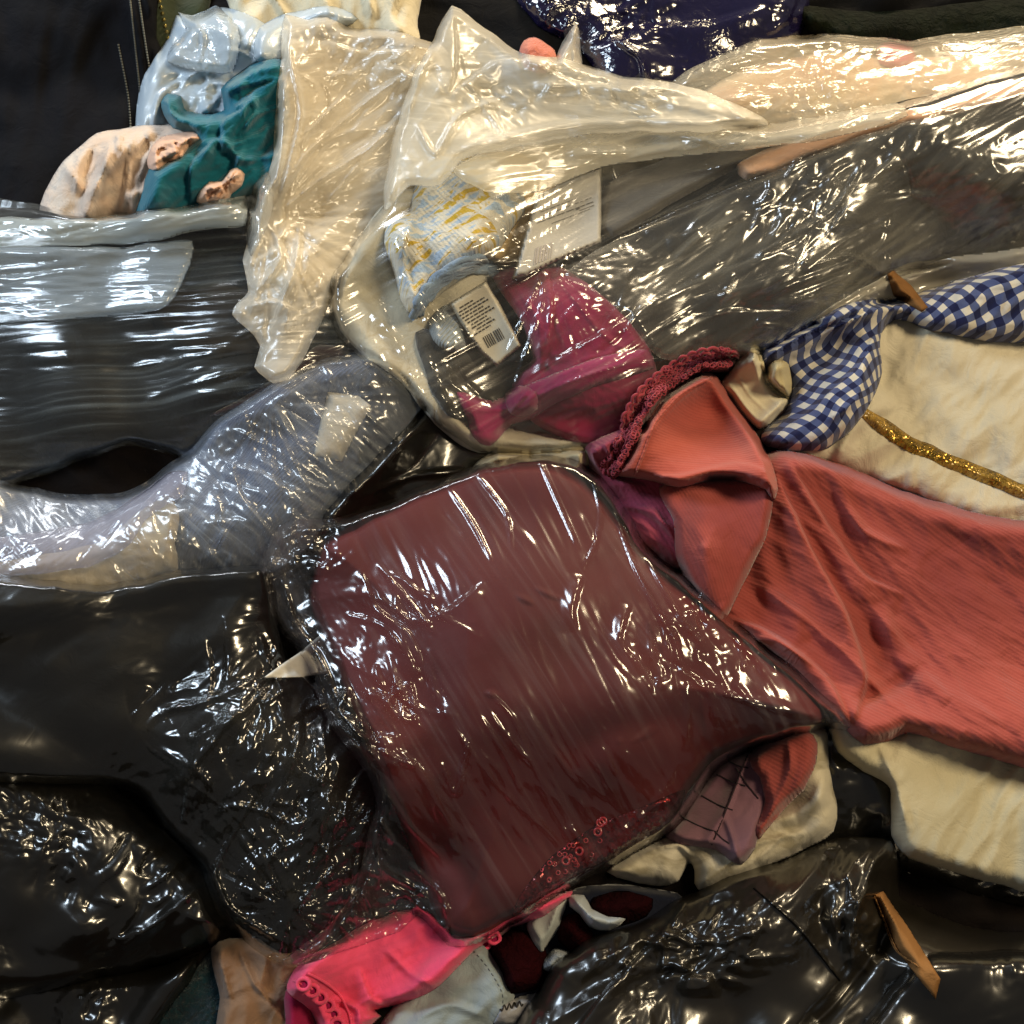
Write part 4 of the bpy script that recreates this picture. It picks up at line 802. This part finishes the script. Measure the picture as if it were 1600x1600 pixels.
# ================================================================== BOTTOM MIDDLE
o = slab('navy_cloth', [(880, 1395), (950, 1380), (1060, 1395), (1080, 1430), (960, 1500), (820, 1580), (760, 1580), (780, 1480)], M_navy, thick=.006, edge=20)
tag(o, 'very dark navy cloth under the pale straps at the bottom', 'cloth')
o = slab('pale_blue_shirt', [(570, 1700), (590, 1610), (620, 1565), (680, 1510), (742, 1470), (762, 1480), (785, 1520), (806, 1556), (800, 1580), (835, 1600), (830, 1700)], M_pale, thick=.02, edge=22, sp=3,
         folds=[([(745, 1480), (780, 1530), (795, 1580), (770, 1640)], 4, 3, 's'), ([(640, 1600), (700, 1570), (760, 1590)], 12, 4, 's'), ([(610, 1620), (680, 1640)], 9, 4, 's')], wr=[('n', 3, 40, 30, 2, 131)])
tag(o, 'pale grey-blue shirt with stitched edge below the pink garment', 'shirt')
m = MB()
q = curve([(733, 1478), (762, 1512), (786, 1560), (770, 1640)], 40)
for i in range(0, 39, 2): m.tube(surf(q[i:i+2, 0], q[i:i+2, 1], .0004), .0004, 5)
m.build('stitching', fabric('grey_thread', '#5c6268', '#5c6268'), o)
for pts, lab in (([(766, 1480), (800, 1452), (838, 1462), (858, 1500), (846, 1542), (800, 1552), (784, 1520)], 'dark red velvet pompom above the pale grey-blue shirt'),
                 ([(870, 1440), (905, 1425), (925, 1455), (930, 1480), (900, 1492), (872, 1470)], 'small dark red velvet pompom between the two pale straps'),
                 ([(925, 1402), (980, 1392), (1020, 1405), (1010, 1432), (960, 1448), (925, 1430)], 'dark red velvet pompom right of the pale straps, next to the black bag')):
    o = slab('velvet_pompom', pts, M_velvet, thick=.018, edge=30, sp=3, wr=[('c', 2.5, 12, 0, 1, 132)]); tag(o, lab, 'pompom', 'dark red velvet pompoms at the bottom')
o = slab('pale_strap', [(845, 1490), (828, 1462), (822, 1445), (840, 1412), (870, 1400), (888, 1392), (884, 1420), (866, 1460), (850, 1488)], fabric('pale_ribbon', '#b6bcb8', '#a3aaa8', fold=.0005), thick=.008, edge=8, sp=3, folds=[([(880, 1395), (862, 1440), (848, 1485)], 4, 2, 's')])
tag(o, 'flat pale strap with a pointed end under the tip of the pink garment', 'strap')
o = slab('white_twisted_strap', [(888, 1398), (912, 1398), (925, 1420), (950, 1432), (978, 1436), (950, 1455), (922, 1450), (905, 1428), (890, 1418)], fabric('white_ribbon', '#c4ccd0', '#a9b4bc', fold=.001), thick=.014, edge=9, sp=3, folds=[([(895, 1402), (920, 1430), (960, 1440)], 6, 5, 's')])
tag(o, 'white twisted strap right of the flat pale strap', 'strap')
o = slab('lace_scrap', [(852, 1500), (868, 1482), (885, 1484), (902, 1492), (890, 1510), (866, 1522), (850, 1515)], fabric('white_lace', '#b4bcc0', '#8a949c', fold=.004, fs=250), thick=.012, edge=8, sp=3, wr=[('c', 3, 10, 0, 1, 133)])
tag(o, 'scrap of white lace between the velvet pompoms', 'lace')
o = slab('printed_label', [(770, 1600), (785, 1572), (812, 1556), (870, 1545), (880, 1575), (840, 1600)], fabric('pale_label', '#a9a9ac', '#9c9ca2', sheen=0), thick=.0015, edge=3, sp=3, smooth=False, jit=0)
tag(o, 'pale label with a black squiggle beside the bottom right black bag', 'label')
m = MB(); q = np.array([(782+i*1.0, 1576-i*.25+4*math.sin(i*.8)) for i in range(36)]); m.tube(surf(q[:, 0], q[:, 1], .0005), .0006, 5); m.build('print', M_ink, o)
# bottom right black bag
bk = slab('black_plastic_bag', [(760, 1700), (800, 1610), (835, 1555), (872, 1500), (930, 1462), (1000, 1440), (1060, 1405), (1140, 1370), (1220, 1345), (1290, 1312), (1345, 1305), (1392, 1312), (1408, 1360), (1406, 1400), (1520, 1450), (RM, 1480), (RM, 1700)], P_blk2, thick=.06, edge=70, sp=3,
          folds=[([(900, 1530), (980, 1480), (1060, 1440)], 14, 5, 's'), ([(880, 1640), (940, 1560), (1060, 1430)], 10, 6, 'e'), ([(1180, 1390), (1250, 1450), (1310, 1530)], 3.5, 3, 's'), ([(1330, 1310), (1280, 1400), (1290, 1480)], 16, -8, 'g'), ([(1400, 1370), (1390, 1450), (1310, 1560), (1230, 1640)], 14, -10, 'g'), ([(1370, 1330), (1340, 1420), (1320, 1500)], 12, 7, 's'),
                 ([(860, 1600), (1000, 1520), (1150, 1480)], 20, 6, 's')]+creases(319, 46, (1040, 1490, 130, 60), 50, 30, 70, 8, 3.5)+creases(320, 26, (1330, 1430, 50, 90), 65, 30, 60, 8, 3.5),
          wr=[('c', 5, 60, 55, 2.2, 134), ('c', 2.4, 18, 50, 1.8, 135, (1030, 1500, 170, 90)), ('c', 2.4, 18, 60, 1.6, 136, (1340, 1430, 60, 110))])
tag(bk, 'large grey-black plastic bag filling the bottom right corner', 'plastic bag')
m = MB(); q = curve([(1178, 1388), (1245, 1448), (1312, 1532)], 60); m.tube(surf(q[:, 0], q[:, 1], .0002), .0007, 5); m.build('seam', fabric('seam_black', '#0a0a09', '#080807', rough=.4), bk)
o = slab('black_plastic_bag', [(1270, 1700), (1340, 1610), (1400, 1530), (1450, 1490), (RM, 1500), (RM, 1700)], P_blk, thick=.02, edge=30, wr=[('c', 4, 40, 40, 1.5, 137)])
tag(o, 'black bag under the cardboard edge in the bottom right corner', 'plastic bag')
# cardboard corner: two liners with a wavy flute between them
cb = empty('cardboard_box_edge', 1400, 1430, 'torn corrugated cardboard edge at the lower right edge of the picture', 'cardboard')
slab('liner_sheet', [(1366, 1398), (1380, 1392), (1420, 1450), (1470, 1530), (1462, 1562), (1436, 1530), (1402, 1486)], M_card, cb, thick=.004, edge=3, sp=3, soft=8, smooth=False, jit=0)
m = MB(); q = curve([(1367, 1400), (1384, 1440), (1404, 1486), (1436, 1510)], 90); tg = np.gradient(q, axis=0); nm = np.stack([-tg[:, 1], tg[:, 0]], 1); nm /= np.linalg.norm(nm, axis=1)[:, None]
A = surf(q[:, 0], q[:, 1], .0045)
for base_ in (0., .0042): m.strip(A-NRM*base_+0*A, A-NRM*(base_+.0007), .0006)
wv = A-NRM*(.0024+.0016*np.sin(np.arange(90)*1.0))[:, None]; m.tube(wv, .0005, 5); m.build('flute', M_card, cb)
cb2 = slab('cardboard_flap', [(1386, 428), (1396, 423), (1424, 446), (1450, 480), (1440, 488), (1396, 462)], M_card, thick=.004, edge=4, sp=3, smooth=False, jit=0)
tag(cb2, 'small orange-brown cardboard flap above the gingham cloth at the right edge', 'cardboard')
# hot pink garment
pk = empty('hot_pink_garment', 600, 1500, 'hot pink cotton garment with an eyelet hem coming out from under the burgundy package', 'garment')
slab('pink_lining', [(444, 1560), (452, 1535), (478, 1545), (500, 1590), (505, 1640), (470, 1660), (446, 1610)], M_pinkin, pk, thick=.010, edge=12, sp=3)
slab('pink_cloth', [(446, 1545), (470, 1505), (520, 1475), (560, 1452), (600, 1432), (640, 1420), (690, 1440), (705, 1462), (760, 1440), (820, 1412), (894, 1390), (890, 1402), (850, 1430), (800, 1452), (772, 1470), (742, 1486), (712, 1515), (680, 1545), (640, 1562), (612, 1572), (585, 1580), (598, 1588), (560, 1625), (545, 1700), (500, 1700), (500, 1620), (486, 1580)], M_pink, pk, thick=.024, edge=24, sp=3,
     folds=[([(560, 1510), (580, 1560), (620, 1575)], 8, 7, 'e'), ([(700, 1470), (760, 1462), (840, 1425)], 7, 4, 's'), ([(470, 1520), (560, 1500), (690, 1460)], 20, 6, 'g'), ([(600, 1480), (640, 1520), (680, 1540)], 10, 4, 's'), ([(520, 1560), (560, 1580), (560, 1640)], 8, 5, 's')],
     wr=[('r', 2.2, 34, 35, 2, 141)])
q = curve([(474, 1538), (493, 1552), (511, 1570), (524, 1592), (532, 1620), (534, 1650)], 9)
M_eye = fabric('eyelet_shade', '#a81450', '#90104a')  # darker pink discs paint the shade inside the eyelets
for x, y in list(q)+[(757, 1474), (772, 1466)]:
    m = MB(); m.ring(x, y, 8, .0014, .0018, 0, 0, .85); e = m.build('eyelet', M_pink, pk)
    c = surf([x], [y], .0016)[0]; m = MB(); m.tube([c-NRM*.0008, c], [.0036, .0001], 12); m.build('eyelet_hole_shade', M_eye, e)
m = MB()
for off in (0, 22):
    q = curve([(458+off, 1532-off*.5), (484+off, 1543-off*.4), (508+off, 1563-off*.4), (524+off, 1590-off*.2), (534+off, 1640)], 60); m.tube(surf(q[:, 0], q[:, 1], .0006), .0009, 5)
m.build('hem_stitching', M_pink, pk)

# ================================================================== BURGUNDY PACKAGE
pre_g = H.copy()
def bump_b(X, Y):
    # ridge line crossing the package: above it faces the lamps, below it turns away
    d = (Y-(1110-.12*(X-600)))
    return .044*np.where(d < 0, np.exp(-(d/300.)**2), np.exp(-(d/170.)**2))*np.clip(1.25-np.abs(X-850)/480., 0, 1)
bg = slab('burgundy_garment', [(488, 900), (500, 850), (530, 830), (620, 786), (690, 755), (760, 730), (835, 722), (880, 730), (915, 750), (955, 795), (1010, 868), (1060, 915), (1125, 966), (1190, 1020), (1250, 1068), (1288, 1105), (1288, 1132), (1250, 1146), (1180, 1162), (1110, 1190), (1075, 1240), (1050, 1285), (985, 1330), (880, 1388), (800, 1435), (740, 1465), (700, 1455), (668, 1400), (640, 1320), (610, 1250), (570, 1150), (530, 1060), (500, 985), (482, 940)],
          M_bur, thick=.050, edge=170, sp=3, soft=14, extra=bump_b,
          folds=[([(880, 1190), (960, 1140), (1100, 1120)], 30, -6, 'g'), ([(640, 1300), (720, 1360), (760, 1460)], 24, -7, 'g')], wr=[('n', 3, 150, 20, 2, 151)])
tag(bg, 'burgundy satin garment folded inside the clear package in the middle', 'garment')
slab('sequin_panel', [(800, 1432), (812, 1400), (860, 1340), (930, 1290), (1000, 1262), (1070, 1235), (1050, 1283), (985, 1326), (880, 1384), (830, 1418)], glitter('red_sequins', '#6a1416', 620, .5, rough=.2), bg, thick=.002, edge=6, sp=3, soft=2, jit=.5)
m = MB()
for x, y in ((938, 1286), (934, 1300), (942, 1283), (905, 1330), (884, 1345)): m.ring(x, y, 4.5, .0008, .0016, .2)
for _ in range(22):
    x = random.Random(_*7+1).uniform(855, 940); m.ring(x, 1420-.62*(x-760)+random.Random(_+99).uniform(-20, 20), 2.6, .0004, .0005, .4*(_ % 3))
m.build('loose_sequins', plastic('red_sequin_plastic', '#8e1c22', rough=.3, depth=.0001), bg)
bp = empty('clear_package', 800, 1100, 'glossy clear plastic package around a folded burgundy garment in the middle', 'plastic package')
slab('package_film', [(410, 884), (418, 850), (436, 822), (470, 808), (508, 812), (560, 797), (620, 775), (690, 745), (760, 724), (812, 713), (860, 710), (905, 722), (940, 745), (975, 790), (1010, 850), (1062, 895), (1130, 955), (1195, 1008), (1260, 1060), (1300, 1098), (1330, 1128), (1322, 1142), (1290, 1138), (1240, 1150), (1180, 1170), (1118, 1204), (1088, 1250), (1056, 1294), (985, 1338), (882, 1394), (810, 1442), (742, 1478), (700, 1478), (672, 1448), (650, 1430), (625, 1455), (560, 1478), (500, 1500), (455, 1512), (440, 1500), (490, 1462), (535, 1420), (560, 1370), (572, 1310), (588, 1250), (560, 1190), (520, 1140), (492, 1080), (475, 1030), (440, 990), (420, 940)],
     film('package_film_burgundy', .0, (.75, .7, .72, 1), haze=.012, tint=(.97, .96, .96, 1), scale=22, st=6, ang=-62, depth=.002, rough=.17, spec=1.0, stress_veil=.06), bp, thick=.005, edge=12, soft=10, sp=3, bot=pre_g, prof=.4,
     folds=[([(745, 740), (790, 800), (800, 860)], 4, 3, 's'), ([(700, 760), (740, 820), (770, 880)], 5, 3, 's'), ([(840, 712), (870, 780), (905, 860)], 4, 3, 's'), ([(925, 740), (938, 800), (930, 850), (908, 892)], 4, 3.5, 's'), ([(960, 800), (990, 880), (1030, 960), (1060, 1010)], 5, 4, 's'), ([(1010, 870), (1060, 960), (1100, 1010)], 5, 4, 's'),
            ([(910, 900), (896, 950), (900, 985)], 7, 5, 'e'), ([(985, 945), (970, 1000), (1010, 1050)], 6, 5, 'e'), ([(1050, 980), (1060, 1030), (1075, 1060)], 8, 5, 's'), ([(1120, 1080), (1180, 1100), (1260, 1120)], 7, 4, 's'),
            ([(565, 890), (590, 950), (640, 990), (660, 1040)], 6, 5, 'e'), ([(590, 880), (640, 940), (680, 990)], 6, 4, 's'), ([(540, 960), (600, 980), (640, 1030)], 6, 4, 's'), ([(600, 1100), (640, 1070), (650, 1130)], 6, 4, 's'),
            ([(620, 1170), (660, 1205), (700, 1280), (720, 1335)], 6, 5, 'e'), ([(690, 1190), (712, 1240), (735, 1150)], 7, 5, 's'), ([(590, 1220), (640, 1290), (690, 1340)], 5, 4, 's'), ([(640, 1350), (690, 1400), (705, 1460)], 5, 5, 's'), ([(600, 1380), (640, 1400), (700, 1470)], 4, 4, 's'),
            ([(690, 1110), (780, 1230), (900, 1340)], 5, 2.5, 's'), ([(760, 1080), (800, 1120), (830, 1190)], 5, 3, 's'), ([(1060, 1190), (1020, 1260), (960, 1310)], 7, 3, 's'), ([(430, 850), (470, 830), (520, 830)], 7, 6, 's'), ([(440, 900), (460, 970), (500, 1030), (540, 1130)], 7, 6, 's'), ([(500, 1090), (540, 1180), (600, 1290)], 7, 6, 'e')]+creases(311, 20, (610, 980, 70, 110), -58, 22, 70, 6, 3)+creases(312, 60, (530, 1230, 60, 210), -62, 22, 80, 7, 4.5)+creases(313, 22, (1080, 1010, 100, 80), -62, 14, 70, 7, 3.2)+creases(314, 22, (840, 1180, 170, 80), -58, 9, 90, 5, 1.8)+creases(315, 6, (800, 790, 130, 50), -66, 9, 90, 6, 1.3)+creases(316, 22, (470, 870, 40, 60), 60, 40, 40, 6, 3.5)+creases(317, 20, (610, 1440, 60, 30), 10, 50, 50, 6, 3.5)+creases(318, 20, (960, 1290, 90, 50), -60, 12, 60, 5, 2),
     wr=[('r', .5, 22, -64, 8, 162), ('r', 1.4, 18, -62, 9, 152, (900, 1240, 260, 120)), ('c', 4, 40, -58, 3, 153, (620, 1030, 110, 190)), ('c', 2.2, 13, -55, 1.8, 154, (600, 1030, 130, 200)), ('c', 6.0, 34, -60, 2, 155, (510, 1200, 90, 330)), ('c', 3.4, 14, -60, 1.6, 156, (520, 1300, 110, 220)), ('c', 5, 30, -70, 2.4, 157, (1060, 1000, 130, 120)),
         ('c', 2.4, 14, -60, 1.8, 158, (1090, 1060, 170, 110)), ('c', 4, 24, 0, 1.2, 159, (460, 880, 80, 90)), ('r', 2.6, 18, -60, 5, 160, (850, 1240, 260, 130)), ('c', 3, 14, 20, 1.5, 161, (610, 1460, 120, 50))])
